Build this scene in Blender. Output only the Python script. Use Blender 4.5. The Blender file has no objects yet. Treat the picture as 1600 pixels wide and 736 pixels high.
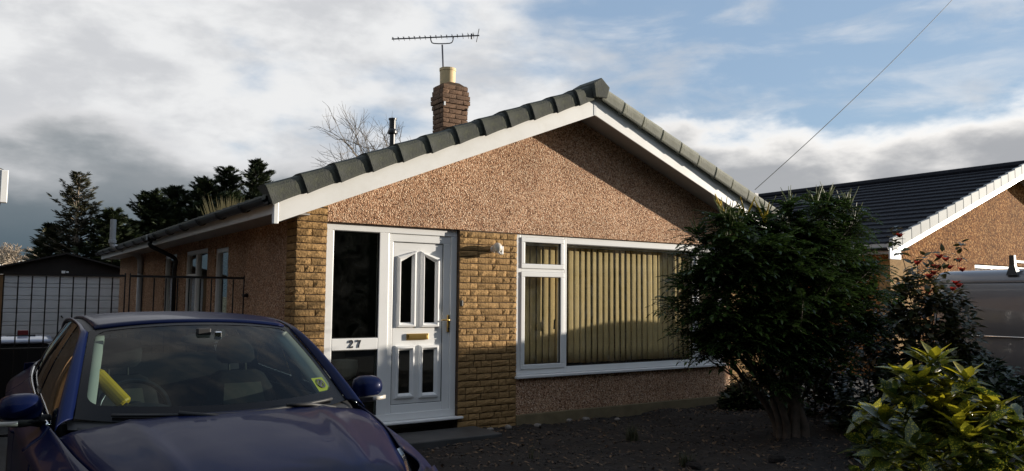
import bpy, bmesh, math, random
import numpy as np
from mathutils import Vector, Matrix
rad = math.radians
scene = bpy.context.scene
C = scene.collection

# ------------------------------------------------------------------ camera
YAW, PITCH, ROLL = 0.598682661, 0.078473961, 0.007538671
F = Vector((math.sin(YAW)*math.cos(PITCH), math.cos(YAW)*math.cos(PITCH), math.sin(PITCH)))
R0 = Vector((math.cos(YAW), -math.sin(YAW), 0)); U0 = R0.cross(F)
RR = math.cos(ROLL)*R0 + math.sin(ROLL)*U0
UU = -math.sin(ROLL)*R0 + math.cos(ROLL)*U0
cam_d = bpy.data.cameras.new('camera'); cam = bpy.data.objects.new('camera', cam_d); C.objects.link(cam)
cam_d.sensor_width = 36; cam_d.lens = 27.626; cam_d.clip_start = 0.05; cam_d.clip_end = 3000
m = Matrix((RR, UU, -F)).transposed().to_4x4(); m.translation = Vector((-2.70377, -7.89341, 1.58248))
cam.matrix_world = m
scene.camera = cam

# ------------------------------------------------------------------ sun and sky
SUN = Vector((3.2, -1.0, 0.455)).normalized()
sun_el = math.asin(SUN.z); sun_az = math.atan2(SUN.x, SUN.y)
sd = bpy.data.lights.new('sun', 'SUN'); sd.energy = 5.0; sd.angle = rad(0.5); sd.color = (1.0, 0.91, 0.78)
so = bpy.data.objects.new('sun', sd); C.objects.link(so)
so.rotation_euler = SUN.to_track_quat('Z', 'Y').to_euler(); so.location = (30, -10, 20)
scene.view_settings.view_transform = 'Standard'; scene.view_settings.look = 'None'
scene.view_settings.exposure = 0.72; scene.view_settings.gamma = 1.0

world = bpy.data.worlds.new('World'); scene.world = world; world.use_nodes = True
def build_world():
    nt = world.node_tree; nt.nodes.clear()
    N = nt.nodes.new; L = nt.links.new
    def val(x):
        return x
    def math_(op, a, b=None, c=None, clamp=False):
        n = N('ShaderNodeMath'); n.operation = op; n.use_clamp = clamp
        for i, s in enumerate((a, b, c)):
            if s is None: continue
            if isinstance(s, (int, float)): n.inputs[i].default_value = s
            else: L(s, n.inputs[i])
        return n.outputs[0]
    def sstep(x, a, b):
        n = N('ShaderNodeMapRange'); n.interpolation_type = 'SMOOTHSTEP'
        L(x, n.inputs[0]); n.inputs[1].default_value = a; n.inputs[2].default_value = b
        n.inputs[3].default_value = 0; n.inputs[4].default_value = 1
        return n.outputs[0]
    def mix(f, a, b):
        n = N('ShaderNodeMix'); n.data_type = 'RGBA'
        if isinstance(f, (int, float)): n.inputs[0].default_value = f
        else: L(f, n.inputs[0])
        for i, s in ((6, a), (7, b)):
            if isinstance(s, tuple): n.inputs[i].default_value = (*s, 1)
            else: L(s, n.inputs[i])
        return n.outputs[2]
    def noise(vec, scale, detail=6, rough=0.55, dist=0.0):
        n = N('ShaderNodeTexNoise'); L(vec, n.inputs['Vector']); n.inputs['Scale'].default_value = scale
        n.inputs['Detail'].default_value = detail; n.inputs['Roughness'].default_value = rough
        n.inputs['Distortion'].default_value = dist
        return n.outputs[0]
    def dot(vec, v):
        n = N('ShaderNodeVectorMath'); n.operation = 'DOT_PRODUCT'; L(vec, n.inputs[0]); n.inputs[1].default_value = v
        return n.outputs['Value']
    tc = N('ShaderNodeTexCoord'); d = tc.outputs['Generated']
    sep = N('ShaderNodeSeparateXYZ'); L(d, sep.inputs[0]); z = sep.outputs[2]
    sky = N('ShaderNodeTexSky'); sky.sky_type = 'NISHITA'; sky.sun_disc = False
    sky.sun_elevation = sun_el; sky.sun_rotation = sun_az; sky.air_density = 1.0; sky.dust_density = 0.6; sky.ozone_density = 2.0
    # clouds live on stretched direction space: wider than tall
    mp = N('ShaderNodeMapping'); L(d, mp.inputs[0]); mp.inputs['Scale'].default_value = (1, 1, 2.2)
    v = mp.outputs[0]
    mp2 = N('ShaderNodeMapping'); L(d, mp2.inputs[0]); mp2.inputs['Scale'].default_value = (1, 1, 3.6); mp2.inputs['Location'].default_value = (3.1, 1.7, 0.4)
    v2 = mp2.outputs[0]
    side = dot(d, (math.cos(YAW), -math.sin(YAW), 0))        # -0.5 = left of the view, +0.5 = right
    fwd = dot(d, (math.sin(YAW), math.cos(YAW), 0))
    n1 = noise(v, 3.1, 9, 0.50, 0.1)
    n2 = noise(v2, 6.0, 8, 0.58, 0.3)
    n3 = noise(v, 8.0, 8, 0.55, 0.1)
    # high broken cloud: heavier towards the left
    cov = math_('ADD', n1, math_('MULTIPLY', math_('MULTIPLY', side, -0.72), math_('MAXIMUM', fwd, 0.0)))
    cov = math_('ADD', cov, math_('MULTIPLY', n2, 0.20))
    high = sstep(cov, 0.54, 0.72)
    wisps = math_('MULTIPLY', sstep(n2, 0.45, 0.75), 0.6)
    high = math_('MAXIMUM', high, wisps)
    # low bank of cloud round the horizon with a lumpy upper edge
    top = math_('ADD', 0.190, math_('MULTIPLY', math_('SUBTRACT', n1, 0.5), 0.26))
    top = math_('ADD', top, math_('MULTIPLY', math_('SUBTRACT', n3, 0.5), 0.11))
    top = math_('ADD', top, math_('MULTIPLY', side, 0.045))
    rel = math_('SUBTRACT', top, z)                            # >0 inside the bank
    bank = sstep(rel, -0.02, 0.02)
    # shade of the bank: bright rim, grey body, darker blue grey towards the horizon
    body = sstep(rel, -0.005, 0.055)
    rim = mix(sstep(side, -0.35, 0.45), (5.8, 5.8, 5.9), (9.4, 9.1, 8.7))
    grey = mix(sstep(side, -0.45, 0.5), (2.2, 2.45, 2.65), (3.3, 3.4, 3.6))
    grey = mix(math_('MULTIPLY', sstep(n2, 0.35, 0.7), 0.4), grey, (3.7, 3.75, 3.85))
    bankc = mix(body, rim, grey)
    low = sstep(z, 0.18, 0.02)
    lown = math_('MULTIPLY', low, sstep(side, 0.25, -0.45))
    bankc = mix(lown, bankc, (0.62, 0.95, 1.2))
    highc = mix(sstep(n3, 0.36, 0.62), (5.1, 5.2, 5.4), (6.9, 6.95, 7.0))
    blue = N('ShaderNodeVectorMath'); blue.operation = 'SCALE'; L(sky.outputs[0], blue.inputs[0]); blue.inputs['Scale'].default_value = 1.0
    # thin veil of cloud in front of all of the blue
    base = mix(0.50, blue.outputs[0], (3.8, 5.2, 7.3))
    col = mix(high, base, highc)
    col = mix(bank, col, bankc)
    bg = N('ShaderNodeBackground'); L(col, bg.inputs[0]); bg.inputs[1].default_value = 0.075
    out = N('ShaderNodeOutputWorld'); L(bg.outputs[0], out.inputs[0])
build_world()

# ------------------------------------------------------------------ helpers
def lin(r, g, b):
    f = lambda c: c/12.92 if c <= 0.04045 else ((c+0.055)/1.055)**2.4
    return (f(r/255), f(g/255), f(b/255))
def new_mat(name):
    mt = bpy.data.materials.new(name); mt.use_nodes = True
    nt = mt.node_tree; b = nt.nodes['Principled BSDF']
    return mt, nt, b
def plain(name, col, rough=0.5, metal=0.0, var=0.0, bump=0.0, bscale=40, spec=0.5, coat=0.0, vscale=4.0, per_object=0.0, dirt=None, dscale=2.0):
    mt, nt, b = new_mat(name)
    b.inputs['Base Color'].default_value = (*col, 1); b.inputs['Roughness'].default_value = rough
    b.inputs['Metallic'].default_value = metal; b.inputs['Specular IOR Level'].default_value = spec
    b.inputs['Coat Weight'].default_value = coat; b.inputs['Coat Roughness'].default_value = 0.04
    tc = nt.nodes.new('ShaderNodeTexCoord')
    last = None
    if var or per_object or dirt:
        rgb = nt.nodes.new('ShaderNodeRGB'); rgb.outputs[0].default_value = (*col, 1); last = rgb.outputs[0]
        def scale_by(last, fac, lo, hi):
            mr = nt.nodes.new('ShaderNodeMapRange'); nt.links.new(fac, mr.inputs[0]); mr.inputs[1].default_value = 0.25 if lo != -9 else 0; mr.inputs[2].default_value = 0.75
            mr.inputs[3].default_value = lo; mr.inputs[4].default_value = hi
            vm = nt.nodes.new('ShaderNodeVectorMath'); vm.operation = 'SCALE'; nt.links.new(last, vm.inputs[0]); nt.links.new(mr.outputs[0], vm.inputs['Scale'])
            return vm.outputs[0]
        if var:
            n = nt.nodes.new('ShaderNodeTexNoise'); nt.links.new(tc.outputs['Object'], n.inputs[0]); n.inputs['Scale'].default_value = vscale; n.inputs['Detail'].default_value = 5
            last = scale_by(last, n.outputs[0], 1-var, 1+var)
        if per_object:
            oi = nt.nodes.new('ShaderNodeObjectInfo')
            mr = nt.nodes.new('ShaderNodeMapRange'); nt.links.new(oi.outputs['Random'], mr.inputs[0]); mr.inputs[3].default_value = 1-per_object; mr.inputs[4].default_value = 1+per_object
            vm = nt.nodes.new('ShaderNodeVectorMath'); vm.operation = 'SCALE'; nt.links.new(last, vm.inputs[0]); nt.links.new(mr.outputs[0], vm.inputs['Scale']); last = vm.outputs[0]
        if dirt:
            n = nt.nodes.new('ShaderNodeTexNoise'); nt.links.new(tc.outputs['Object'], n.inputs[0]); n.inputs['Scale'].default_value = dscale; n.inputs['Detail'].default_value = 8; n.inputs['Roughness'].default_value = 0.7
            mr = nt.nodes.new('ShaderNodeMapRange'); nt.links.new(n.outputs[0], mr.inputs[0]); mr.inputs[1].default_value = 0.48; mr.inputs[2].default_value = 0.72
            mx = nt.nodes.new('ShaderNodeMix'); mx.data_type = 'RGBA'; nt.links.new(mr.outputs[0], mx.inputs[0]); nt.links.new(last, mx.inputs[6]); mx.inputs[7].default_value = (*dirt, 1); last = mx.outputs[2]
        nt.links.new(last, b.inputs['Base Color'])
    if bump:
        n = nt.nodes.new('ShaderNodeTexNoise'); nt.links.new(tc.outputs['Object'], n.inputs[0]); n.inputs['Scale'].default_value = bscale; n.inputs['Detail'].default_value = 6
        bp = nt.nodes.new('ShaderNodeBump'); nt.links.new(n.outputs[0], bp.inputs['Height']); bp.inputs['Strength'].default_value = bump; bp.inputs['Distance'].default_value = 0.01
        nt.links.new(bp.outputs[0], b.inputs['Normal'])
    return mt
def pebbledash(name, cols, scale=42, relief=0.012):
    mt, nt, b = new_mat(name); L = nt.links.new; N = nt.nodes.new
    tc = N('ShaderNodeTexCoord')
    vo = N('ShaderNodeTexVoronoi'); L(tc.outputs['Object'], vo.inputs['Vector']); vo.inputs['Scale'].default_value = scale; vo.inputs['Randomness'].default_value = 1
    cr = N('ShaderNodeValToRGB'); sp = N('ShaderNodeSeparateColor'); L(vo.outputs['Color'], sp.inputs[0]); L(sp.outputs[0], cr.inputs[0])
    el = cr.color_ramp.elements; cr.color_ramp.interpolation = 'CONSTANT'
    el[0].position = 0; el[0].color = (*cols[0], 1); el[1].position = 1/len(cols); el[1].color = (*cols[1], 1)
    for i, c in enumerate(cols[2:]):
        e = el.new((i+2)/len(cols)); e.color = (*c, 1)
    big = N('ShaderNodeTexNoise'); L(tc.outputs['Object'], big.inputs[0]); big.inputs['Scale'].default_value = 1.3; big.inputs['Detail'].default_value = 6
    mr = N('ShaderNodeMapRange'); L(big.outputs[0], mr.inputs[0]); mr.inputs[1].default_value = .3; mr.inputs[2].default_value = .7; mr.inputs[3].default_value = .76; mr.inputs[4].default_value = 1.14
    vm = N('ShaderNodeVectorMath'); vm.operation = 'SCALE'; L(cr.outputs[0], vm.inputs[0]); L(mr.outputs[0], vm.inputs['Scale'])
    L(vm.outputs[0], b.inputs['Base Color']); b.inputs['Roughness'].default_value = 0.9; b.inputs['Specular IOR Level'].default_value = 0.08
    sm = N('ShaderNodeMath'); sm.operation = 'SUBTRACT'; sm.inputs[0].default_value = 1.0; L(vo.outputs['Distance'], sm.inputs[1])
    fn = N('ShaderNodeTexNoise'); L(tc.outputs['Object'], fn.inputs[0]); fn.inputs['Scale'].default_value = 140
    ad = N('ShaderNodeMath'); ad.operation = 'MULTIPLY_ADD'; L(fn.outputs[0], ad.inputs[0]); ad.inputs[1].default_value = 0.35; L(sm.outputs[0], ad.inputs[2])
    bp = N('ShaderNodeBump'); L(ad.outputs[0], bp.inputs['Height']); bp.inputs['Strength'].default_value = 0.8; bp.inputs['Distance'].default_value = relief
    L(bp.outputs[0], b.inputs['Normal'])
    return mt
def glass(name, tint=(1, 1, 1), refl=1.0, rough=0.0, amount=1.0, streaks=0.0):
    mt, nt, b = new_mat(name); L = nt.links.new; N = nt.nodes.new
    nt.nodes.remove(b); out = nt.nodes['Material Output']
    tr = N('ShaderNodeBsdfTransparent'); tr.inputs[0].default_value = (*tint, 1)
    gl = N('ShaderNodeBsdfGlossy'); gl.inputs['Roughness'].default_value = rough; gl.inputs[0].default_value = (refl, refl, refl, 1)
    lw = N('ShaderNodeLayerWeight'); lw.inputs[0].default_value = 0.5
    pw = N('ShaderNodeMath'); pw.operation = 'POWER'; L(lw.outputs['Facing'], pw.inputs[0]); pw.inputs[1].default_value = 4.5
    fr = N('ShaderNodeMath'); fr.operation = 'MULTIPLY_ADD'; L(pw.outputs[0], fr.inputs[0]); fr.inputs[1].default_value = 0.90*amount; fr.inputs[2].default_value = 0.045*amount
    tc = N('ShaderNodeTexCoord'); n = N('ShaderNodeTexNoise'); L(tc.outputs['Object'], n.inputs[0]); n.inputs['Scale'].default_value = 1.1
    bp = N('ShaderNodeBump'); L(n.outputs[0], bp.inputs['Height']); bp.inputs['Strength'].default_value = 0.06; bp.inputs['Distance'].default_value = 0.02
    L(bp.outputs[0], gl.inputs['Normal'])
    mx = N('ShaderNodeMixShader'); L(fr.outputs[0], mx.inputs[0]); L(tr.outputs[0], mx.inputs[1]); L(gl.outputs[0], mx.inputs[2])
    last = mx.outputs[0]
    if streaks:
        df = N('ShaderNodeBsdfDiffuse'); df.inputs[0].default_value = (.8, .8, .8, 1)
        n2 = N('ShaderNodeTexNoise'); L(tc.outputs['Object'], n2.inputs[0]); n2.inputs['Scale'].default_value = 5; n2.inputs['Detail'].default_value = 8; n2.inputs['Distortion'].default_value = 1.5
        mr = N('ShaderNodeMapRange'); L(n2.outputs[0], mr.inputs[0]); mr.inputs[1].default_value = .4; mr.inputs[2].default_value = .85; mr.inputs[3].default_value = 0; mr.inputs[4].default_value = streaks
        m2 = N('ShaderNodeMixShader'); L(mr.outputs[0], m2.inputs[0]); L(last, m2.inputs[1]); L(df.outputs[0], m2.inputs[2]); last = m2.outputs[0]
    L(last, out.inputs[0])
    return mt
def leaf_mat(name, c1, c2, rough=0.35, trans=0.25, spots=None, spec=0.5):
    mt, nt, b = new_mat(name); L = nt.links.new; N = nt.nodes.new
    out = nt.nodes['Material Output']
    geo = N('ShaderNodeNewGeometry')
    mx = N('ShaderNodeMix'); mx.data_type = 'RGBA'; L(geo.outputs['Random Per Island'], mx.inputs[0]); mx.inputs[6].default_value = (*c1, 1); mx.inputs[7].default_value = (*c2, 1)
    col = mx.outputs[2]
    if spots:
        tc = N('ShaderNodeTexCoord'); vo = N('ShaderNodeTexVoronoi'); L(tc.outputs['Object'], vo.inputs['Vector']); vo.inputs['Scale'].default_value = 95
        nz = N('ShaderNodeTexNoise'); L(tc.outputs['Object'], nz.inputs[0]); nz.inputs['Scale'].default_value = 9
        sb = N('ShaderNodeMath'); sb.operation = 'MULTIPLY_ADD'; L(nz.outputs[0], sb.inputs[0]); sb.inputs[1].default_value = -0.9; L(vo.outputs['Distance'], sb.inputs[2])
        mr = N('ShaderNodeMapRange'); L(sb.outputs[0], mr.inputs[0]); mr.inputs[1].default_value = -0.10; mr.inputs[2].default_value = -0.17; mr.inputs[3].default_value = 0; mr.inputs[4].default_value = 1
        m2 = N('ShaderNodeMix'); m2.data_type = 'RGBA'; L(mr.outputs[0], m2.inputs[0]); L(col, m2.inputs[6]); m2.inputs[7].default_value = (*spots, 1); col = m2.outputs[2]
    L(col, b.inputs['Base Color']); b.inputs['Roughness'].default_value = rough; b.inputs['Specular IOR Level'].default_value = spec
    tr = N('ShaderNodeBsdfTranslucent'); L(col, tr.inputs[0])
    ms = N('ShaderNodeMixShader'); ms.inputs[0].default_value = trans; L(b.outputs[0], ms.inputs[1]); L(tr.outputs[0], ms.inputs[2])
    L(ms.outputs[0], out.inputs[0])
    return mt

class MB:
    def __init__(s): s.v = []; s.f = []
    def add(s, vs, fs):
        o = len(s.v); s.v += [tuple(p) for p in vs]; s.f += [tuple(i+o for i in f) for f in fs]; return s
    def box(s, x0, x1, y0, y1, z0, z1):
        vs = [(x, y, z) for x in (x0, x1) for y in (y0, y1) for z in (z0, z1)]
        return s.add(vs, [(0,1,3,2),(4,6,7,5),(0,4,5,1),(2,3,7,6),(0,2,6,4),(1,5,7,3)])
    def obox(s, o, ax, ay, az):
        """box from corner o along three edge vectors"""
        o = Vector(o); ax = Vector(ax); ay = Vector(ay); az = Vector(az)
        vs = [o+ax*i+ay*j+az*k for i in (0,1) for j in (0,1) for k in (0,1)]
        fs = [(0,1,3,2),(4,6,7,5),(0,4,5,1),(2,3,7,6),(0,2,6,4),(1,5,7,3)]
        if ax.cross(ay).dot(az) < 0: fs = [f[::-1] for f in fs]
        return s.add(vs, fs)
    def prism(s, poly, y0, y1):
        """poly of (x, z) counter-clockwise seen from -y, extruded y0..y1"""
        n = len(poly); vs = [(x, y0, z) for x, z in poly]+[(x, y1, z) for x, z in poly]
        fs = [tuple(range(n)), tuple(range(2*n-1, n-1, -1))]+[(i, i+n, (i+1) % n+n, (i+1) % n) for i in range(n)]
        return s.add(vs, fs)
    def prismx(s, poly, x0, x1):
        """poly of (y, z) extruded along x"""
        n = len(poly); vs = [(x0, y, z) for y, z in poly]+[(x1, y, z) for y, z in poly]
        fs = [tuple(range(n-1, -1, -1)), tuple(range(n, 2*n))]+[(i, (i+1) % n, (i+1) % n+n, i+n) for i in range(n)]
        return s.add(vs, fs)
    def tube(s, path, r, n=8, cap=True):
        path = [Vector(p) for p in path]; k = len(path)
        rs = r if isinstance(r, (list, tuple)) else [r]*k
        vs = []; up = None
        for i, p in enumerate(path):
            t = (path[min(i+1, k-1)]-path[max(i-1, 0)]).normalized()
            if up is None: up = Vector((0, 0, 1)) if abs(t.z) < .9 else Vector((1, 0, 0))
            a = t.cross(up).normalized(); b = a.cross(t); up = b
            for j in range(n):
                an = 2*math.pi*j/n; vs.append(p+(a*math.cos(an)+b*math.sin(an))*rs[i])
        fs = [(i*n+j, i*n+(j+1) % n, (i+1)*n+(j+1) % n, (i+1)*n+j) for i in range(k-1) for j in range(n)]
        if cap: fs += [tuple(range(n-1, -1, -1)), tuple(range((k-1)*n, k*n))]
        return s.add(vs, fs)
    def lathe(s, prof, c=(0, 0, 0), n=20):
        """prof of (r, z)"""
        k = len(prof)
        vs = [(c[0]+r*math.cos(2*math.pi*j/n), c[1]+r*math.sin(2*math.pi*j/n), c[2]+z) for r, z in prof for j in range(n)]
        fs = [(i*n+j, i*n+(j+1) % n, (i+1)*n+(j+1) % n, (i+1)*n+j) for i in range(k-1) for j in range(n)]
        fs += [tuple(range(n-1, -1, -1)), tuple(range((k-1)*n, k*n))]
        return s.add(vs, fs)
    def grid(s, P, flip=False):
        nu = len(P); nv = len(P[0]); vs = [p for row in P for p in row]
        fs = [(i*nv+j, (i+1)*nv+j, (i+1)*nv+j+1, i*nv+j+1) for i in range(nu-1) for j in range(nv-1)]
        if flip: fs = [f[::-1] for f in fs]
        return s.add(vs, fs)
    def ell(s, c, r, n=12, m=8):
        vs = []; c = Vector(c)
        for i in range(m+1):
            a = math.pi*i/m
            for j in range(n):
                b = 2*math.pi*j/n; vs.append((c.x+r[0]*math.sin(a)*math.cos(b), c.y+r[1]*math.sin(a)*math.sin(b), c.z+r[2]*math.cos(a)))
        return s.add(vs, [(i*n+j, (i+1)*n+j, (i+1)*n+(j+1) % n, i*n+(j+1) % n) for i in range(m) for j in range(n)])
    def mesh(s, name, smooth=False):
        me = bpy.data.meshes.new(name); me.from_pydata(s.v, [], s.f); me.validate()
        if smooth: me.polygons.foreach_set('use_smooth', [True]*len(me.polygons))
        return me
    def build(s, name, mat, parent=None, smooth=False, bevel=0, solid=0, sub=0, loc=None, autosm=False, recalc=False):
        me = s.mesh(name, smooth)
        if recalc:
            bm = bmesh.new(); bm.from_mesh(me); bmesh.ops.remove_doubles(bm, verts=bm.verts, dist=1e-5); bmesh.ops.recalc_face_normals(bm, faces=bm.faces); bm.to_mesh(me); bm.free()
        return link(name, me, mat, parent, bevel, solid, sub, loc)
def link(name, me, mat, parent=None, bevel=0, solid=0, sub=0, loc=None):
    o = bpy.data.objects.new(name, me); C.objects.link(o)
    if mat and not me.materials: me.materials.append(mat)
    if parent: o.parent = parent
    if loc: o.location = loc
    if solid:
        md = o.modifiers.new('s', 'SOLIDIFY'); md.thickness = solid; md.offset = -1
    if bevel:
        md = o.modifiers.new('b', 'BEVEL'); md.width = bevel; md.segments = 2; md.limit_method = 'ANGLE'; md.angle_limit = rad(40)
    if sub:
        md = o.modifiers.new('u', 'SUBSURF'); md.levels = sub; md.render_levels = sub
    return o
def np_mesh(name, V, Fq, smooth=False):
    V = np.asarray(V, np.float32); Fq = np.asarray(Fq, np.int32); k = Fq.shape[1]
    me = bpy.data.meshes.new(name); me.vertices.add(len(V)); me.vertices.foreach_set('co', V.ravel())
    me.loops.add(Fq.size); me.loops.foreach_set('vertex_index', Fq.ravel())
    me.polygons.add(len(Fq)); me.polygons.foreach_set('loop_start', np.arange(0, Fq.size, k, dtype=np.int32))
    try: me.polygons.foreach_set('loop_total', np.full(len(Fq), k, np.int32))
    except Exception: pass
    me.update(calc_edges=True); me.validate()
    if smooth: me.polygons.foreach_set('use_smooth', np.ones(len(Fq), bool))
    return me
def instances(V, Fq, mats, locs):
    """template verts V (n,3), faces; mats (k,3,3) and locs (k,3) -> merged arrays"""
    V = np.asarray(V); Fq = np.asarray(Fq); k = len(locs); n = len(V)
    out = np.einsum('kij,nj->kni', np.asarray(mats), V)+np.asarray(locs)[:, None, :]
    f = (Fq[None]+(np.arange(k)*n)[:, None, None]).reshape(-1, Fq.shape[1])
    return out.reshape(-1, 3), f
def thing(name, label, cat, loc=(0, 0, 0), rotz=0, group=None):
    o = bpy.data.objects.new(name, None); C.objects.link(o); o.location = loc; o.rotation_euler = (0, 0, rotz); o.empty_display_size = .2
    return tag(o, label, cat, group)
def tag(o, label, cat=None, group=None, kind=None):
    if label: o['label'] = label
    if cat: o['category'] = cat
    if group: o['group'] = group
    if kind: o['kind'] = kind
    return o
def struct(o, kind='structure'):
    o['kind'] = kind; return o
def smoothpath(pts, n=6):
    """Catmull-Rom through pts"""
    P = [Vector(p) for p in pts]; P = [P[0]*2-P[1]]+P+[P[-1]*2-P[-2]]; out = []
    for i in range(1, len(P)-2):
        for k in range(n):
            t = k/n; a, b, c, d = P[i-1:i+3]
            out.append(.5*((2*b)+(c-a)*t+(2*a-5*b+4*c-d)*t*t+(3*b-3*c+d-a)*t**3))
    out.append(P[-2]); return out
def interp(tab, y):
    """smooth table lookup, tab = [(y, value)...] with numbers or tuples"""
    ys = [t[0] for t in tab]
    if y <= ys[0]: return tab[0][1]
    if y >= ys[-1]: return tab[-1][1]
    i = max(k for k in range(len(ys)) if ys[k] <= y)
    f = lambda k: np.array(tab[min(max(k, 0), len(tab)-1)][1], float)
    y0, y1 = ys[i], ys[i+1]; t = (y-y0)/(y1-y0)
    m0 = (f(i+1)-f(i-1))/(ys[min(i+1, len(ys)-1)]-ys[max(i-1, 0)]); m1 = (f(i+2)-f(i))/(ys[min(i+2, len(ys)-1)]-ys[i])
    h = y1-y0
    r = (2*t**3-3*t*t+1)*f(i)+(t**3-2*t*t+t)*h*m0+(-2*t**3+3*t*t)*f(i+1)+(t**3-t*t)*h*m1
    return float(r) if r.ndim == 0 else r

# ------------------------------------------------------------------ materials
M = {}
M['pebble'] = pebbledash('pink_pebbledash', [lin(208,168,138), lin(188,148,118), lin(230,202,174), lin(148,112,88), lin(198,156,124), lin(174,132,104), lin(214,178,146), lin(114,84,66)], 84)
M['pebble_tan'] = pebbledash('tan_pebbledash', [lin(168,118,70), lin(138,92,52), lin(196,150,100), lin(104,68,40), lin(152,104,60), lin(122,80,46)], 36, 0.008)
M['brick'] = plain('split_face_brick', (0.345, 0.212, 0.092), 0.85, var=0.25, vscale=14, bump=0.9, bscale=55, per_object=0.16, spec=0.12)
M['mortar'] = plain('brown_mortar', (0.075, 0.045, 0.025), 0.95, var=0.3, vscale=20, bump=0.5, bscale=90)
M['cbrick'] = plain('chimney_brick', (0.15, 0.082, 0.045), 0.85, var=0.35, vscale=12, bump=0.6, bscale=60, per_object=0.25)
M['upvc'] = plain('white_upvc', (0.84, 0.84, 0.83), 0.28, var=0.04, vscale=3, bump=0.03, bscale=6)
M['upvc_soft'] = plain('white_barge_plastic', (0.86, 0.85, 0.82), 0.4, var=0.04, vscale=2.5, dirt=(0.74, 0.72, 0.67), dscale=1.1)
M['rubber'] = plain('black_rubber', (0.012, 0.012, 0.013), 0.6)
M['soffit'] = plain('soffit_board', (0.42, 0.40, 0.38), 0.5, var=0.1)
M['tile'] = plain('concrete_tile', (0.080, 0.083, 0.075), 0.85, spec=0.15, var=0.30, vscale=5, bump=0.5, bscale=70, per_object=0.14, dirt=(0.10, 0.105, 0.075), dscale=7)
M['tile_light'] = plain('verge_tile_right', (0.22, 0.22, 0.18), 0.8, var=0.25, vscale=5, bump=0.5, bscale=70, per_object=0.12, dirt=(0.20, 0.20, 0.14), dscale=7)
M['slate_tile'] = plain('dark_roof_tile', (0.012, 0.013, 0.018), 0.8, spec=0.2, var=0.3, vscale=6)
M['black_plastic'] = plain('black_plastic', (0.012, 0.012, 0.013), 0.35)
M['grey_plastic'] = plain('grey_pipe', (0.42, 0.43, 0.44), 0.45, var=0.1)
M['plinth'] = plain('plinth_render', (0.20, 0.155, 0.085), 0.9, var=0.25, vscale=6, bump=0.4, bscale=60)
M['dark_wall'] = plain('room_interior', (0.10, 0.085, 0.07), 0.9)
M['brass'] = plain('brass', (0.72, 0.48, 0.16), 0.28, metal=1.0, var=0.15)
M['numeral'] = plain('dark_numeral', (0.03, 0.03, 0.035), 0.4)
M['glass'] = glass('window_glass', (.95, .96, .94), streaks=0.03)
M['door_glass'] = glass('door_glass', (.80, .83, .80), streaks=0.008)
M['blind'] = plain('blind_fabric', (0.64, 0.48, 0.24), 0.9, var=0.12, vscale=9, bump=0.2, bscale=160, per_object=0.08)
M['pot'] = plain('buff_chimney_pot', (0.62, 0.46, 0.24), 0.7, var=0.12, vscale=8)
M['steel'] = plain('galvanised', (0.10, 0.10, 0.11), 0.5, metal=0.4)
M['soil'] = plain('dark_soil', (0.013, 0.009, 0.0065), 0.95, var=0.5, vscale=9, bump=1.0, bscale=30)
M['concrete'] = plain('grey_concrete', (0.055, 0.053, 0.049), 0.85, var=0.25, vscale=3, bump=0.3, bscale=50)
M['step'] = plain('slate_step', (0.06, 0.06, 0.06), 0.6, var=0.3, vscale=4)
M['asphalt'] = plain('asphalt', (0.05, 0.05, 0.052), 0.9, var=0.2, vscale=3, bump=0.4, bscale=120)
M['stone'] = plain('garden_stone', (0.11, 0.095, 0.08), 0.85, var=0.35, vscale=10)
M['iron'] = plain('black_iron', (0.010, 0.010, 0.011), 0.45)
M['bark'] = plain('mahonia_bark', (0.085, 0.062, 0.045), 0.9, var=0.4, vscale=12, bump=0.9, bscale=40)
M['bark_dark'] = plain('dark_bark', (0.06, 0.045, 0.035), 0.9, var=0.3, vscale=10)
M['bark_twig'] = plain('grey_twig', (0.13, 0.11, 0.09), 0.9)
M['bark_pale'] = plain('pale_bark', (0.30, 0.24, 0.18), 0.9, var=0.25)

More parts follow.
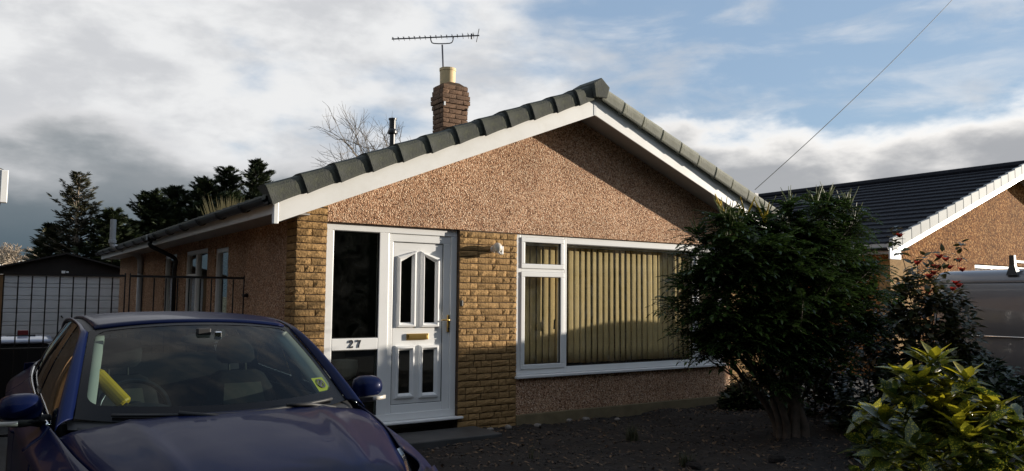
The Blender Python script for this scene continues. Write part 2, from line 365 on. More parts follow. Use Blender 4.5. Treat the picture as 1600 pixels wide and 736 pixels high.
# ------------------------------------------------------------------ the ground
rng = random.Random(7)
def flat(name, x0, x1, y0, y1, z, mat):
    return struct(MB().add([(x0,y0,z),(x1,y0,z),(x1,y1,z),(x0,y1,z)], [(0,1,2,3)]).build(name, mat))
M['grass'] = plain('rough_grass', (0.045, 0.055, 0.022), 0.95, var=0.4, vscale=0.6)
flat('ground', -900, 900, -900, 900, -0.012, M['grass'])
flat('driveway', -2.75, 0.62, -7.2, 13.8, 0.0, M['concrete'])
flat('pavement', -60, 60, -9.4, -7.2, 0.004, M['concrete'])
flat('road', -60, 60, -16.5, -9.5, -0.008, M['asphalt'])
flat('neighbour_driveway', 8.2, 12.4, -7.2, 12, 0.0, M['concrete'])
def garden_bed():
    nx, ny = 150, 130; x0, x1, y0, y1 = 0.62, 8.2, -7.2, 0.03
    r = np.random.default_rng(3)
    X, Y = np.meshgrid(np.linspace(x0, x1, nx), np.linspace(y0, y1, ny), indexing='ij')
    Z = np.zeros_like(X)
    for k in range(26):
        a = r.uniform(0, 6.28); w = r.uniform(2, 16); Z += np.sin((X*np.cos(a)+Y*np.sin(a))*w+r.uniform(0, 6.28))*0.022/w**0.8
    Z += r.normal(0, 0.006, Z.shape)
    edge = np.minimum(np.minimum((X-x0)/0.25, (x1-X)/0.25), np.minimum((Y-y0)/0.25, 1)); edge = np.clip(edge, 0, 1)
    Z = 0.012+np.clip(Z+0.03, 0, .2)*edge
    mound = np.exp(-((X-5.6)**2+(Y+1.7)**2)/0.9)*0.10
    Z = Z+mound
    V = np.stack([X, Y, Z], -1).reshape(-1, 3)
    i, j = np.meshgrid(np.arange(nx-1), np.arange(ny-1), indexing='ij'); a = (i*ny+j).ravel()
    o = link('garden_bed', np_mesh('garden_bed', V, np.stack([a, a+ny, a+ny+1, a+1], 1), True), M['soil']); struct(o)
    def zat(x, y):
        ii = min(max(int((x-x0)/(x1-x0)*(nx-1)), 0), nx-1); jj = min(max(int((y-y0)/(y1-y0)*(ny-1)), 0), ny-1); return float(Z[ii, jj])
    return zat
zbed = garden_bed()
def rot_rand(r, n, tilt=None):
    """n random rotation matrices"""
    q = r.normal(size=(n, 4)); q /= np.linalg.norm(q, axis=1)[:, None]; w, x, y, z = q.T
    return np.stack([np.stack([1-2*(y*y+z*z), 2*(x*y-w*z), 2*(x*z+w*y)], -1), np.stack([2*(x*y+w*z), 1-2*(x*x+z*z), 2*(y*z-w*x)], -1), np.stack([2*(x*z-w*y), 2*(y*z+w*x), 1-2*(x*x+y*y)], -1)], 1)
def scatter_gravel():
    r = np.random.default_rng(11); n = 17000
    X = r.uniform(.8, 7.9, n); Y = -np.abs(r.uniform(0.03, 6.5, n))
    Z = np.array([zbed(x, y) for x, y in zip(X, Y)])
    V = np.array([(1,0,0),(-1,0,0),(0,1,0),(0,-1,0),(0,0,.7),(0,0,-.7)]); Fq = np.array([(0,2,4),(2,1,4),(1,3,4),(3,0,4),(2,0,5),(1,2,5),(3,1,5),(0,3,5)])
    s = r.gamma(2.2, 0.0045, n)[:, None, None]*np.stack([np.ones((n, 3)), r.uniform(.6, 1.1, (n, 3)), r.uniform(.4, .8, (n, 3))], 1)[:, :, :]
    mats = rot_rand(r, n)*np.clip(s, .004, .035)
    vv, ff = instances(V, Fq, mats, np.stack([X, Y, Z+.003], 1))
    mt = leaf_mat('gravel_chips', (0.012, 0.010, 0.008), (0.060, 0.048, 0.04), 0.8, 0.0)
    o = link('gravel', np_mesh('gravel', vv, ff), mt); tag(o, 'dark stone chips and crumbs scattered over the garden soil', 'gravel', kind='stuff')
    # fallen leaves
    n = 4200; X = r.uniform(.8, 7.9, n); Y = -r.uniform(0.05, 6.5, n); Z = np.array([zbed(x, y) for x, y in zip(X, Y)])
    V = np.array([(-1,0,0),(-.3,.35,.12),(1,0,.05),(-.3,-.35,.12),(.3,.3,.1),(.3,-.3,.1)]); Fq = np.array([(0,3,1,0),(1,3,5,4),(4,5,2,2)])
    Fq = np.array([(0,3,1),(1,3,5),(1,5,4),(4,5,2)])
    a = r.uniform(0, 6.28, n); t = r.normal(0, .3, n)
    ca, sa, z0, o1 = np.cos(a), np.sin(a), np.zeros(n), np.ones(n)
    mats = np.stack([np.stack([ca, -sa, z0], -1), np.stack([sa, ca, z0], -1), np.stack([t, r.normal(0, .3, n), o1], -1)], 1)*r.uniform(.012, .035, n)[:, None, None]
    vv, ff = instances(V, Fq, mats, np.stack([X, Y, Z+.012], 1))
    mt = leaf_mat('fallen_leaves', (0.05, 0.028, 0.014), (0.18, 0.11, 0.06), 0.7, 0.1)
    o = link('leaf_litter', np_mesh('leaf_litter', vv, ff), mt); tag(o, 'brown fallen leaves littering the dark garden bed', 'leaf litter', kind='stuff')
scatter_gravel()

# ------------------------------------------------------------------ the bungalow
house = thing('bungalow', 'pebbledashed bungalow numbered 27 with white front door and big window', 'bungalow')
SL, SRt = 0.400, 0.385; AX, AZ = 3.7055, 3.8986
def zl(x): return AZ-SL*(AX-x)          # lower edge of the left barge board
def zr(x): return AZ-SRt*(x-AX)
def ztop(x): return (zl(x) if x < AX else zr(x))
H = house
gable = MB().prism([(.332,2.366),(7.17,2.366),(7.17,zr(7.17)+.16),(AX,AZ+.16),(.332,zl(.332)+.16)], 0.0, .22)
gable.build('gable_wall', M['pebble'], H)
MB().box(2.757, 6.62, 0.0, .22, .172, .60).build('wall_below_window', M['pebble'], H)
MB().box(6.503, 6.62, 0.0, .22, .602, 2.364).build('wall_beside_window', M['pebble'], H)
MB().box(2.757, 6.62, -.012, .21, -.05, .170).build('plinth', M['plinth'], H, bevel=.01)
# brickwork
def brick_mesh(l, h, seed, rough=.009, depth=.05):
    r = random.Random(seed); nx = max(3, int(l/.045)); nz = 3
    mb = MB(); P = []
    for i in range(nx+1):
        row = []
        for k in range(nz+1):
            e = i in (0, nx) or k in (0, nz)
            yy = -.002-r.random()*.004 if e else -.006-r.random()*rough
            x = l*i/nx+(0 if i in (0, nx) else r.uniform(-.01, .01)); z = h*k/nz+(0 if k in (0, nz) else r.uniform(-.008, .008))
            if i in (0, nx): x += r.uniform(-.003, .003)
            if k in (0, nz): z += r.uniform(-.0025, .0025)
            row.append((x, yy, z))
        P.append(row)
    mb.grid(P)
    n = nz+1
    ring = [i*n for i in range(nx+1)]+[nx*n+k for k in range(1, nz+1)]+[i*n+nz for i in range(nx-1, -1, -1)]+[k for k in range(nz-1, 0, -1)]
    o = len(mb.v); back = [(mb.v[i][0], depth, mb.v[i][2]) for i in ring]; mb.v += back
    q = len(ring); mb.f += [(ring[(i+1) % q], ring[i], o+i, o+(i+1) % q) for i in range(q)]
    return mb.mesh('brick')
LENS = (.095, .14, .20, .245, .29)
VAR = {(l, s): brick_mesh(l, .065, hash((l*1000, s)) % 9999) for l in LENS for s in range(5)}
CVAR = {(l, s): brick_mesh(l, .065, 50+s+int(l*1000), .004) for l in (.10, .21) for s in range(4)}
def course_lengths(r, L):
    """random run of brick lengths (with joints) filling L exactly"""
    while True:
        out = []; rem = L
        while rem > .08:
            c = [l for l in LENS if l+.009 <= rem+.03]
            if not c: break
            l = r.choice(c); out.append(l); rem -= l+.009
        if out and abs(rem) < .045:
            k = (L-.009*len(out))/sum(out); return [(l, k) for l in out]
def brick_panel(parent, org, L, zs, rz, mat, r, clip=None, pitch=.0757, n=None):
    count = 0
    ca, sa = math.cos(rz), math.sin(rz)
    for c in range(n):
        z = zs+c*pitch; s = .0045
        for l, k in course_lengths(r, L):
            x = org[0]+ca*s; y = org[1]+sa*s
            s += l*k+.009
            if clip and not clip(x+ca*l*k/2, z): continue
            b = bpy.data.objects.new('brick', VAR[(l, r.randrange(5))]); C.objects.link(b); b.parent = parent
            if not b.data.materials: b.data.materials.append(mat)
            b.location = (x, y, z); b.rotation_euler = (0, r.uniform(-.006, .006), rz); b.scale = (k, r.uniform(.85, 1.2), 1); count += 1
    return count
rb = random.Random(21)
p1 = MB().prism([(.004, -.05), (.33, -.05), (.33, zl(.33)+.15), (.004, zl(.004)+.15)], .006, .29).build('brick_pier', M['mortar'], H)
nb = brick_panel(p1, (0.0, 0.0), .332, .012, 0, M['brick'], rb, n=34)
nb += brick_panel(p1, (0.0, .29), .29, .012, -math.pi/2, M['brick'], rb, n=32)
p2 = MB().box(1.944, 2.755, .006, .25, -.05, 2.364).build('brick_panel', M['mortar'], H)
nb += brick_panel(p2, (1.942, 0.0), .815, .012, 0, M['brick'], rb, n=31)
p3 = MB().prism([(6.622, -.05), (7.5, -.05), (7.5, zr(7.5)+.15), (7.172, zr(7.172)+.15), (7.172, 2.36), (6.622, 2.36)], .006, .4).build('brick_pier', M['mortar'], H)
nb += brick_panel(p3, (6.622, 0.0), .876, .012, 0, M['brick'], rb, clip=lambda x, z: z < .75, n=31)
def lumped(parent):   # the part of the right pier that hides behind the bush
    mb = MB()
    for c in range(10, 31):
        s = 6.626
        for l, k in course_lengths(rb, .876):
            mb.box(s, s+l*k, -.008, .05, .012+c*.0757, .012+c*.0757+.065); s += l*k+.009
    o = mb.build('pier_bricks', M['brick'], parent); o['kind'] = 'stuff'
lumped(p3)
# side and back walls
W = MB(); 
def sidewall():
    x0, x1 = .03, .25; ops = [(2.72, 3.42, .10, 2.22), (3.83, 5.26, 1.22, 2.26), (5.92, 6.92, 1.22, 2.26)]
    y = .292
    for a, b, z0, z1 in ops:
        W.box(x0, x1, y, a, .0, 2.52); W.box(x0, x1, a, b, 0, z0); W.box(x0, x1, a, b, z1, 2.52); y = b
    W.box(x0, x1, y, 12, 0, 2.52)
sidewall(); W.build('side_wall', M['pebble'], H)
MB().box(7.25, 7.47, .402, 12, 0, 2.52).build('side_wall', M['pebble'], H)
MB().prism([(.252, 0), (7.248, 0), (7.248, zr(7.2)+.1), (AX, AZ+.1), (.252, zl(.25)+.1)], 11.8, 12).build('back_wall', M['pebble'], H)
ri = MB().box(.26, 7.24, 4.2, 4.25, 0, 2.4); ri.box(.26, 7.24, .23, 11.7, -.02, .10); ri.box(.26, 7.24, .23, 11.7, 2.40, 2.43); ri.box(2.30, 2.36, .26, 4.19, .101, 2.39)
ri.build('room_partition', M['dark_wall'], H)
for (a, b, z0, z1, mull) in [(2.72, 3.42, .10, 2.22, None), (3.83, 5.26, 1.22, 2.26, 4.55), (5.92, 6.92, 1.22, 2.26, None)]:
    mb = MB(); t = .06
    mb.box(.05, .11, a, b, z0, z0+t); mb.box(.05, .11, a, b, z1-t, z1); mb.box(.05, .11, a, a+t, z0+t, z1-t); mb.box(.05, .11, b-t, b, z0+t, z1-t)
    if mull: mb.box(.05, .11, mull, mull+.09, z0+t, z1-t); mb.box(.045, .10, mull+.09, b-t, z1-.42, z1-.36)
    w = mb.build('side_window', M['upvc'], H, bevel=.006)
    MB().box(.085, .09, a+t-.01, b-t+.01, z0+t-.01, z1-t+.01).build('pane', M['door_glass'], w)
    MB().box(-.03, .06, a-.03, b+.03, z0-.035, z0-.002).build('sill', M['upvc'], w, bevel=.005)
    MB().box(.20, .24, a-.05, b+.05, z0-.05, z1+.05).build('curtain', M['dark_wall'], w)
# barge boards, fascia, soffits
YB = -.355
def barge(sign):
    f = zl if sign < 0 else zr
    xe = -.30 if sign < 0 else 7.80
    mb = MB(); pts = [(xe, f(xe)), (AX-sign*-.001, AZ), (AX, AZ+.237), (xe, f(xe)+.225)]
    pts = [(xe, f(xe)), (AX+.002*sign, f(AX)), (AX+.002*sign, AZ+.237), (xe, f(xe)+.225)]
    if sign > 0: pts = pts[::-1]
    mb.prism(pts, YB, YB+.022)
    o = mb.build('barge_board', M['upvc_soft'], H, bevel=.002)
    sp = [(xe+.05*(-sign), f(xe+.05*(-sign))+.02), (AX+.004*sign, AZ+.02), (AX+.004*sign, AZ+.035), (xe+.05*(-sign), f(xe+.05*(-sign))+.035)]
    if sign > 0: sp = sp[::-1]
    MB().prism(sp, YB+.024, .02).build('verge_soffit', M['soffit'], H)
barge(-1); barge(1)
MB().box(AX-.022, AX+.022, YB-.004, YB-.001, AZ-.004, AZ+.23).build('barge_joint_cover', M['upvc'], H)
MB().box(-.352, -.302, YB-.006, YB+.05, 2.275, 2.525).build('barge_end_box', M['upvc'], H, bevel=.006)
MB().box(-.345, -.323, YB+.052, 12.2, 2.375, 2.535).build('fascia', M['upvc_soft'], H)
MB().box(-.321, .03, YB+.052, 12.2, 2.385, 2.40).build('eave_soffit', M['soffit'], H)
MB().box(-.338, -.302, 3.0, 3.01, 2.372, 2.53).build('fascia_joint', M['upvc'], H)
MB().box(7.80, 7.83, YB+.052, 12.2, 2.26, 2.50).build('fascia', M['upvc_soft'], H)
# gutter
gt = MB(); prof = [(-.06+.06*(1-math.cos(a))*1.0, -.06*math.sin(a)) for a in np.linspace(0, math.pi, 9)]
gt.grid([[(-.352-.12+p[0]+.06, y, 2.515+p[1]) for p in prof] for y in (-.33, 12.3)]); 
g = gt.build('gutter', M['black_plastic'], H, solid=.004)
for y in np.arange(.4, 12.2, .95):
    MB().add([(-.352-.12+p[0]*1.06-.004+.06, yy, 2.513+p[1]*1.06) for yy in (y, y+.05) for p in prof], [(i, i+1, i+10, i+9) for i in range(8)]).build('bracket', M['black_plastic'], g, solid=.012)
dp = MB().tube(smoothpath([(-.41, 5.7, 2.46), (-.41, 5.7, 2.36), (-.20, 5.72, 2.26), (-.03, 5.73, 2.16), (-.03, 5.73, 2.0)], 4)+[Vector((-.03, 5.73, .05))], .034, 10)
dp.build('downpipe', M['black_plastic'], H, smooth=True)
MB().box(-.475, -.345, 5.62, 5.78, 2.44, 2.535).build('gutter_outlet', M['black_plastic'], H, bevel=.01)
# roof slopes with stepped interlocking tiles
def slope(sign, name, mat, xe, y0, y1, zf, ax, az, n, lift, parent, roll=.018, period=.30):
    """zf(x) lower reference line; stepped courses from eave xe to the ridge"""
    V = []; Fc = []
    ys = []; 
    k = int((y1-y0)/period)
    for i in range(k):
        b = y0+(y1-y0)*i/k; p = (y1-y0)/k
        ys += [(b, 0), (b+.12*p, roll), (b+.30*p, roll), (b+.42*p, 0)]
    ys.append((y1, 0)); m_ = len(ys)
    for c in range(n):
        xa = xe+(ax-xe)*c/n; xb = xe+(ax-xe)*(c+1)/n
        for x, dz in ((xa, .0), (xa, .034), (xb, .006)):
            for y, r_ in ys: V.append((x, y, zf(x)+lift+dz+(r_ if dz > 0 else 0)))
        o = c*3*m_
        for row in (0, 1):
            for j in range(m_-1):
                a = o+row*m_+j; Fc.append((a, a+1, a+m_+1, a+m_) if sign < 0 else (a, a+m_, a+m_+1, a+1))
    me = np_mesh(name, V, Fc); o = link(name, me, mat, parent); return o
for sgn, xe, f in ((-1, -.43, zl), (1, 7.93, zr)):
    o = slope(sgn, 'roof_tiles', M['tile'], xe, -.34, 12.3, f, AX, AZ, 13, .262, H); o['kind'] = 'stuff'
    pts = [(xe*.0+(-.40 if sgn < 0 else 7.9), f(-.40 if sgn < 0 else 7.9)+.215), (AX+.001*sgn, AZ+.215), (AX+.001*sgn, AZ+.258), ((-.40 if sgn < 0 else 7.9), f(-.40 if sgn < 0 else 7.9)+.258)]
    if sgn > 0: pts = pts[::-1]
    MB().prism(pts, -.33, 12.25).build('roof_deck', M['black_plastic'], H)
# verge tiles
def verge_mesh(L, fl=1.0):
    mb = MB(); sec = [(-.304, -.050), (-.330, -.050), (-.337, -.03), (-.339, .05), (-.334, .092), (-.318, .122), (-.285, .138), (-.20, .140), (-.06, .128)]
    P = []
    for u in (0, .06, .14, .25, .4, .55, .68, .78, .855, .86, .93, 1.0):
        f = fl*max(0, 1-u/.8)**1.8; col = .016 if u >= .86 else 0
        P.append([(u*(L+.03), y-(.022*f if y < -.28 else 0)-(col if y < -.3 else 0)*-1, h*(1+.05*f)+(-.014*f if h < 0 else .006*f)-col*.5) for y, h in sec])
    mb.grid(P, flip=True)
    n = len(sec); mb.f.append(tuple(range(n)))
    return mb.mesh('verge_tile', False)
vm = verge_mesh(.3655)
def frame_obj(name, me, mat, org, t, n, parent, mirror=False):
    t = Vector(t); n = Vector(n); y = Vector((0, 1, 0))
    o = bpy.data.objects.new(name, me); C.objects.link(o); o.parent = parent
    mt = Matrix((t, y, n)).transposed().to_4x4(); mt.translation = Vector(org); o.matrix_local = mt
    return o
al = math.atan(SL); be = math.atan(SRt)
vm.materials.append(M['tile'])
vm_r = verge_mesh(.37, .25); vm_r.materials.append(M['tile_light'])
x0 = -.40; z0 = zl(x0)+.258
for i in range(12):
    s = i*.3722; u = rng.uniform(-.004, .004)
    frame_obj('verge_tile', vm, None, (x0+s*math.cos(al), u-.055, z0+s*math.sin(al)+rng.uniform(-.004, .004)), (math.cos(al), 0, math.sin(al)), (-math.sin(al), 0, math.cos(al)), H)
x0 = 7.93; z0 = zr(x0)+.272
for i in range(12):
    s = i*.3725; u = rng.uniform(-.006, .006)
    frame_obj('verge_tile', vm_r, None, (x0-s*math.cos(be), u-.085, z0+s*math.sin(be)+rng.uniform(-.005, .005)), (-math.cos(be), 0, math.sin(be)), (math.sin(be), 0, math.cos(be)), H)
rp = [(-.135, -.085), (-.105, -.265), (.095, -.255), (.140, -.11), (0, 0)]
for i in range(28):
    a = -.44+i*.45; sc = 1 if i == 0 else .93
    MB().prism([(3.745+p[0]*sc, 4.375+p[1]*sc-(.0 if i == 0 else .075)) for p in rp], a, a+.44).build('ridge_tile', M['tile'], H, bevel=.012)
# ---- front door set
def ring(mb, x0, x1, z0, z1, t, ya, yb):
    mb.box(x0, x1, ya, yb, z0, z0+t); mb.box(x0, x1, ya, yb, z1-t, z1); mb.box(x0, x0+t, ya, yb, z0+t, z1-t); mb.box(x1-t, x1, ya, yb, z0+t, z1-t)
df = MB(); ya, yb = .05, .12
df.box(.334, 1.940, ya, yb, 2.283, 2.362); df.box(.334, .428, ya, yb, .30, 2.283); df.box(.955, 1.072, ya, yb, .30, 2.283); df.box(1.862, 1.940, ya, yb, .30, 2.283)
df.box(.428, .955, ya, yb, 1.008, 1.132); df.box(.334, 1.940, ya-.002, yb, .222, .302)
frame = df.build('door_frame', M['upvc'], H, bevel=.006)
d2 = MB(); d2.box(1.072, 1.862, .068, yb, 2.193, 2.283); d2.box(1.072, 1.133, .068, yb, .302, 2.193); d2.box(1.768, 1.862, .068, yb, .302, 2.193); d2.box(1.133, 1.768, .068, yb, .302, .392)
d2.build('door_surround', M['upvc'], frame, bevel=.006)
MB().box(.30, 2.0, -.045, .13, .192, .220).build('door_sill', M['upvc'], frame, bevel=.008)
gl = MB().box(.420, .963, .085, .091, 1.125, 2.290).build('side_light_pane', M['door_glass'], frame)
MB().box(.420, .963, .085, .091, .295, 1.015).build('side_light_pane', M['door_glass'], frame)
gk = MB(); ring(gk, .424, .959, 1.128, 2.287, .012, .056, .084); ring(gk, .424, .959, .298, 1.012, .012, .056, .084); gk.build('glazing_gasket', M['rubber'], frame)
door = MB(); panels = [(1.238, 1.370, 1.292, 2.042, 1), (1.537, 1.669, 1.288, 2.042, -1), (1.230, 1.363, .511, .982, 0), (1.529, 1.670, .502, .982, 0)]
YD = .082
def leaf_with_holes():
    xs = [1.139, 1.21, 1.40, 1.505, 1.70, 1.764]; zs = [.397, .485, 1.008, 1.262, 2.10, 2.188]
    mb = MB()
    for i in range(5):
        for j in range(5):
            if i in (1, 3) and j in (1, 3): continue
            mb.add([(xs[i], YD, zs[j]), (xs[i+1], YD, zs[j]), (xs[i+1], YD, zs[j+1]), (xs[i], YD, zs[j+1])], [(0, 1, 2, 3)])
            mb.add([(xs[i], YD+.04, zs[j]), (xs[i+1], YD+.04, zs[j]), (xs[i+1], YD+.04, zs[j+1]), (xs[i], YD+.04, zs[j+1])], [(3, 2, 1, 0)])
    return mb.build('door_leaf', M['upvc'], H)
leaf = leaf_with_holes()
MB().box(1.134, 1.138, .072, .12, .393, 2.192).build('door_seal', M['rubber'], leaf)
sl = MB().box(1.7645, 1.7675, .072, .12, .393, 2.192); sl.box(1.139, 1.764, .072, .12, 2.1885, 2.1925); sl.box(1.139, 1.764, .072, .12, .3925, .3965); sl.build('door_seal', M['rubber'], leaf)
for (x0, x1, z0, z1, sl_) in panels:
    t = .056; rise = .075 if sl_ else 0
    def zt_(x, off):
        if sl_ > 0: return z1+off-rise*(x1-x)/(x1-x0)*.9
        if sl_ < 0: return z1+off-rise*(x-x0)/(x1-x0)*.9
        return z1+off
    mb = MB(); prof = [(0, 0), (.010, -.030), (.030, -.034), (.046, -.012), (t, .004)]   # (distance outwards->in, y)
    rings = []
    for dd, yy in prof:
        e = t-dd
        rings.append([(x0-e, YD+yy, z0-e), (x1+e, YD+yy, z0-e), (x1+e, YD+yy, zt_(x1, e) if sl_ else z1+e), (x0-e, YD+yy, zt_(x0, e) if sl_ else z1+e)])
    for a, b in zip(rings, rings[1:]):
        mb.add(a+b, [(i, (i+1) % 4, (i+1) % 4+4, i+4) for i in range(4)])
    mo = mb.build('panel_moulding', M['upvc'], leaf)
    if sl_:
        ha, hb_ = (1.208, 1.402) if sl_ > 0 else (1.503, 1.702)
        MB().prism([(ha, zt_(ha, .03)), (hb_, zt_(hb_, .03)), (hb_, 2.104), (ha, 2.104)], YD+.002, YD+.03).build('arch_infill', M['upvc'], mo)
    MB().prism([(x0-.012, z0-.012), (x1+.012, z0-.012), (x1+.012, zt_(x1, .012)), (x0-.012, zt_(x0, .012))], YD+.006, YD+.012).build('pane', M['door_glass'], mo)
lb = MB().box(1.316, 1.586, .062, YD-.0005, 1.098, 1.168).build('letter_box', M['brass'], leaf, bevel=.004)
MB().box(1.335, 1.567, .056, .0615, 1.112, 1.154).build('letter_flap', M['brass'], lb, bevel=.003)
hd = MB().box(1.822, 1.850, .046, .0665, 1.175, 1.375).build('handle_plate', M['brass'], leaf, bevel=.006)
MB().tube([(1.836, .05, 1.315), (1.836, .018, 1.315), (1.82, .010, 1.317), (1.745, .010, 1.318), (1.725, .014, 1.314)], [.010, .009, .009, .008, .006], 8).build('lever', M['brass'], hd, smooth=True)
MB().lathe([(.0, 0), (.010, 0), (.010, .008), (0, .008)], (0, 0, 0), 10).build('keyhole', M['numeral'], hd).matrix_local = Matrix.Translation((1.836, .046, 1.215)) @ Matrix.Rotation(math.pi/2, 4, 'X')
# numerals 2 7 with slab serifs
def stroke(pts, ws, y0, y1):
    mb = MB(); pts = [Vector((p[0], p[1])) for p in pts]; n = len(pts); Lf = []; Rt = []
    for i, p in enumerate(pts):
        t = (pts[min(i+1, n-1)]-pts[max(i-1, 0)]).normalized(); nn = Vector((-t.y, t.x)); Lf.append(p+nn*ws[i]/2); Rt.append(p-nn*ws[i]/2)
    for i in range(n-1):
        q = [Lf[i], Rt[i], Rt[i+1], Lf[i+1]]
        mb.add([(a.x, y0, a.y) for a in q]+[(a.x, y1, a.y) for a in q], [(0,1,2,3), (7,6,5,4), (0,4,5,1), (1,5,6,2), (2,6,7,3), (3,7,4,0)])
    return mb
def numeral(which, ox, oz, h):
    s = h/1.0
    if which == 2:
        a = [(.02, .70), (.05, .86), (.18, .97), (.33, .97), (.46, .88), (.49, .73), (.42, .56), (.25, .36), (.08, .16), (.03, .07)]
        w = [.16, .13, .09, .09, .15, .18, .16, .12, .10, .10]
        ex = [[(.03, .07), (.28, .09), (.52, .06)], [(.52, .24), (.51, .02)], [(.0, .70), (.12, .68)]]; we = [[.13, .15, .13], [.06, .06], [.13, .13]]
    else:
        a = [(.50, .93), (.40, .66), (.28, .36), (.24, .02)]; w = [.09, .12, .17, .18]
        ex = [[(.03, .93), (.27, .93), (.54, .93)], [(.04, 1.0), (.03, .72)]]; we = [[.14, .14, .12], [.07, .07]]
    mb = stroke([(ox+x*s, oz+z*s) for x, z in a], [q*s*.8 for q in w], .042, .0495)
    for p_, q_ in zip(ex, we):
        m2 = stroke([(ox+x*s, oz+z*s) for x, z in p_], [q*s*.75 for q in q_], .0415-.0004*len(p_), .0495); mb.add(m2.v, m2.f)
    o = mb.build('numeral', M['numeral'], frame); return o
tag(numeral(2, .622, 1.030, .085), 'dark serif house number digit 2'); tag(numeral(7, .712, 1.030, .085), 'dark serif house number digit 7')
# hall behind the glass
MB().lathe([(.05, 0), (.13, .05), (.16, .14), (.15, .22), (.12, .225), (.10, .2), (0, .2)], (.78, .55, .64), 24).build('x', plain('hall_pot', (.55, .55, .54), .3)).name = 'plant_pot'
pp = bpy.data.objects['plant_pot']; tag(pp, 'pale ribbed plant pot standing behind the lower side glass of the door', 'plant pot')
MB().box(.70, .86, .47, .63, .10, .635).build('plant_stand', M['dark_wall'], None)
tag(bpy.data.objects['plant_stand'], 'dark stand under the plant pot inside the hall', 'stand')
# ---- the window
wf = MB(); ya, yb = .03, .10
X0, X1 = 2.760, 6.500
wf.box(X0, 2.832, ya, yb, .640, 2.362); wf.box(3.508, 3.552, ya, yb, .640, 2.362); wf.box(5.858, 5.925, ya, yb, .640, 2.362); wf.box(6.44, X1, ya, yb, .640, 2.362)
for a, b in ((2.832, 3.508), (5.925, 6.44)):
    wf.box(a, b, ya, yb, 2.326, 2.362); wf.box(a, b, ya, yb, .640, .702); wf.box(a, b, ya, yb, 1.898, 1.938)
wf.box(3.552, 5.858, ya, yb, 2.274, 2.362); wf.box(3.552, 5.858, ya, yb, .640, .716)
win = wf.build('window_frame', M['upvc'], H, bevel=.005)
for a, b in ((2.832, 3.508), (5.925, 6.44)):
    for z0, z1 in ((1.938, 2.326), (.702, 1.898)):
        s = MB(); ring(s, a+.002, b-.002, z0+.002, z1-.002, .058, ya-.014, yb-.01); so_ = s.build('sash', M['upvc'], win, bevel=.007)
        MB().box(a+.05, b-.05, .06, .066, z0+.05, z1-.05).build('pane', M['glass'], so_)
        gk = MB(); ring(gk, a+.058, b-.058, z0+.058, z1-.058, .006, .030, .058); gk.build('gasket', M['rubber'], so_)
MB().box(3.545, 5.865, .060, .066, .71, 2.28).build('pane', M['glass'], win)
gk = MB(); ring(gk, 3.553, 5.857, .717, 2.273, .008, .034, .058); gk.build('gasket', M['rubber'], win)
MB().box(2.735, 6.53, -.05, .10, .602, .637).build('window_sill', M['upvc'], win, bevel=.008)
MB().tube([(5.97, .112, 1.30), (5.97, .135, 1.30), (5.965, .14, 1.18)], .008, 6).build('window_handle', M['numeral'], win)
MB().tube([(3.44, .112, 1.30), (3.44, .135, 1.30), (3.435, .14, 1.18)], .008, 6).build('window_handle', M['numeral'], win)
bl = thing('vertical_blind', 'tan vertical slat blind hanging inside the big front window', 'blind', (0, 0, 0))
MB().box(2.80, 6.46, .17, .21, 2.24, 2.28).build('headrail', M['upvc'], bl)
x = 3.04; rs = random.Random(4)
while x < 6.42:
    a = rad(5)+rs.uniform(-.07, .07); w = .0505; zb = .735+rs.uniform(-.006, .006)
    mb = MB(); P = []
    for z in (zb, .9, 1.4, 1.9, 2.235):
        P.append([(w*t_, -.0035*(1-t_*t_)+rs.uniform(-.001, .001), z) for t_ in (-1, -.5, 0, .5, 1)])
    mb.grid(P, flip=True)
    o = mb.build('slat', M['blind'], bl, smooth=True, solid=.001); o.location = (x, .19, 0); o.rotation_euler = (0, 0, a)
    x += .1015
# wall light, bell
wl = thing('wall_light', 'small white outdoor wall light on the brick panel beside the door', 'wall light', (2.40, -.02, 2.155))
MB().lathe([(0, 0), (.045, 0), (.045, .03), (0, .03)], (0, 0, 0), 14).build('back_plate', M['upvc'], wl).rotation_euler = (math.pi/2, 0, 0)
hb = MB().ell((0, -.085, .012), (.058, .06, .062), 14, 10).build('lamp_head', plain('aged_white_plastic', (.60, .55, .47), .5, var=.2, vscale=30), wl, smooth=True)
MB().box(.038, .058, -.13, -.055, -.07, .035).build('visor', M['upvc'], wl, bevel=.008)
MB().tube([(0, -.02, -.01), (.0, -.05, -.03), (0, -.12, -.045), (-.01, -.17, -.06)], [.02, .018, .014, .008], 8).build('sensor_arm', M['upvc'], wl, smooth=True)
db = MB().box(1.950, 1.985, -.026, -.010, 1.475, 1.545).build('door_bell', M['black_plastic'], None, bevel=.006); tag(db, 'small black door bell on the brick edge beside the door', 'door bell')
# doorstep
st = MB().box(1.0, 2.15, -.62, -.03, 0, .10).build('door_step', M['step'], None, bevel=.012); tag(st, 'dark slab step on the ground below the front door', 'step')
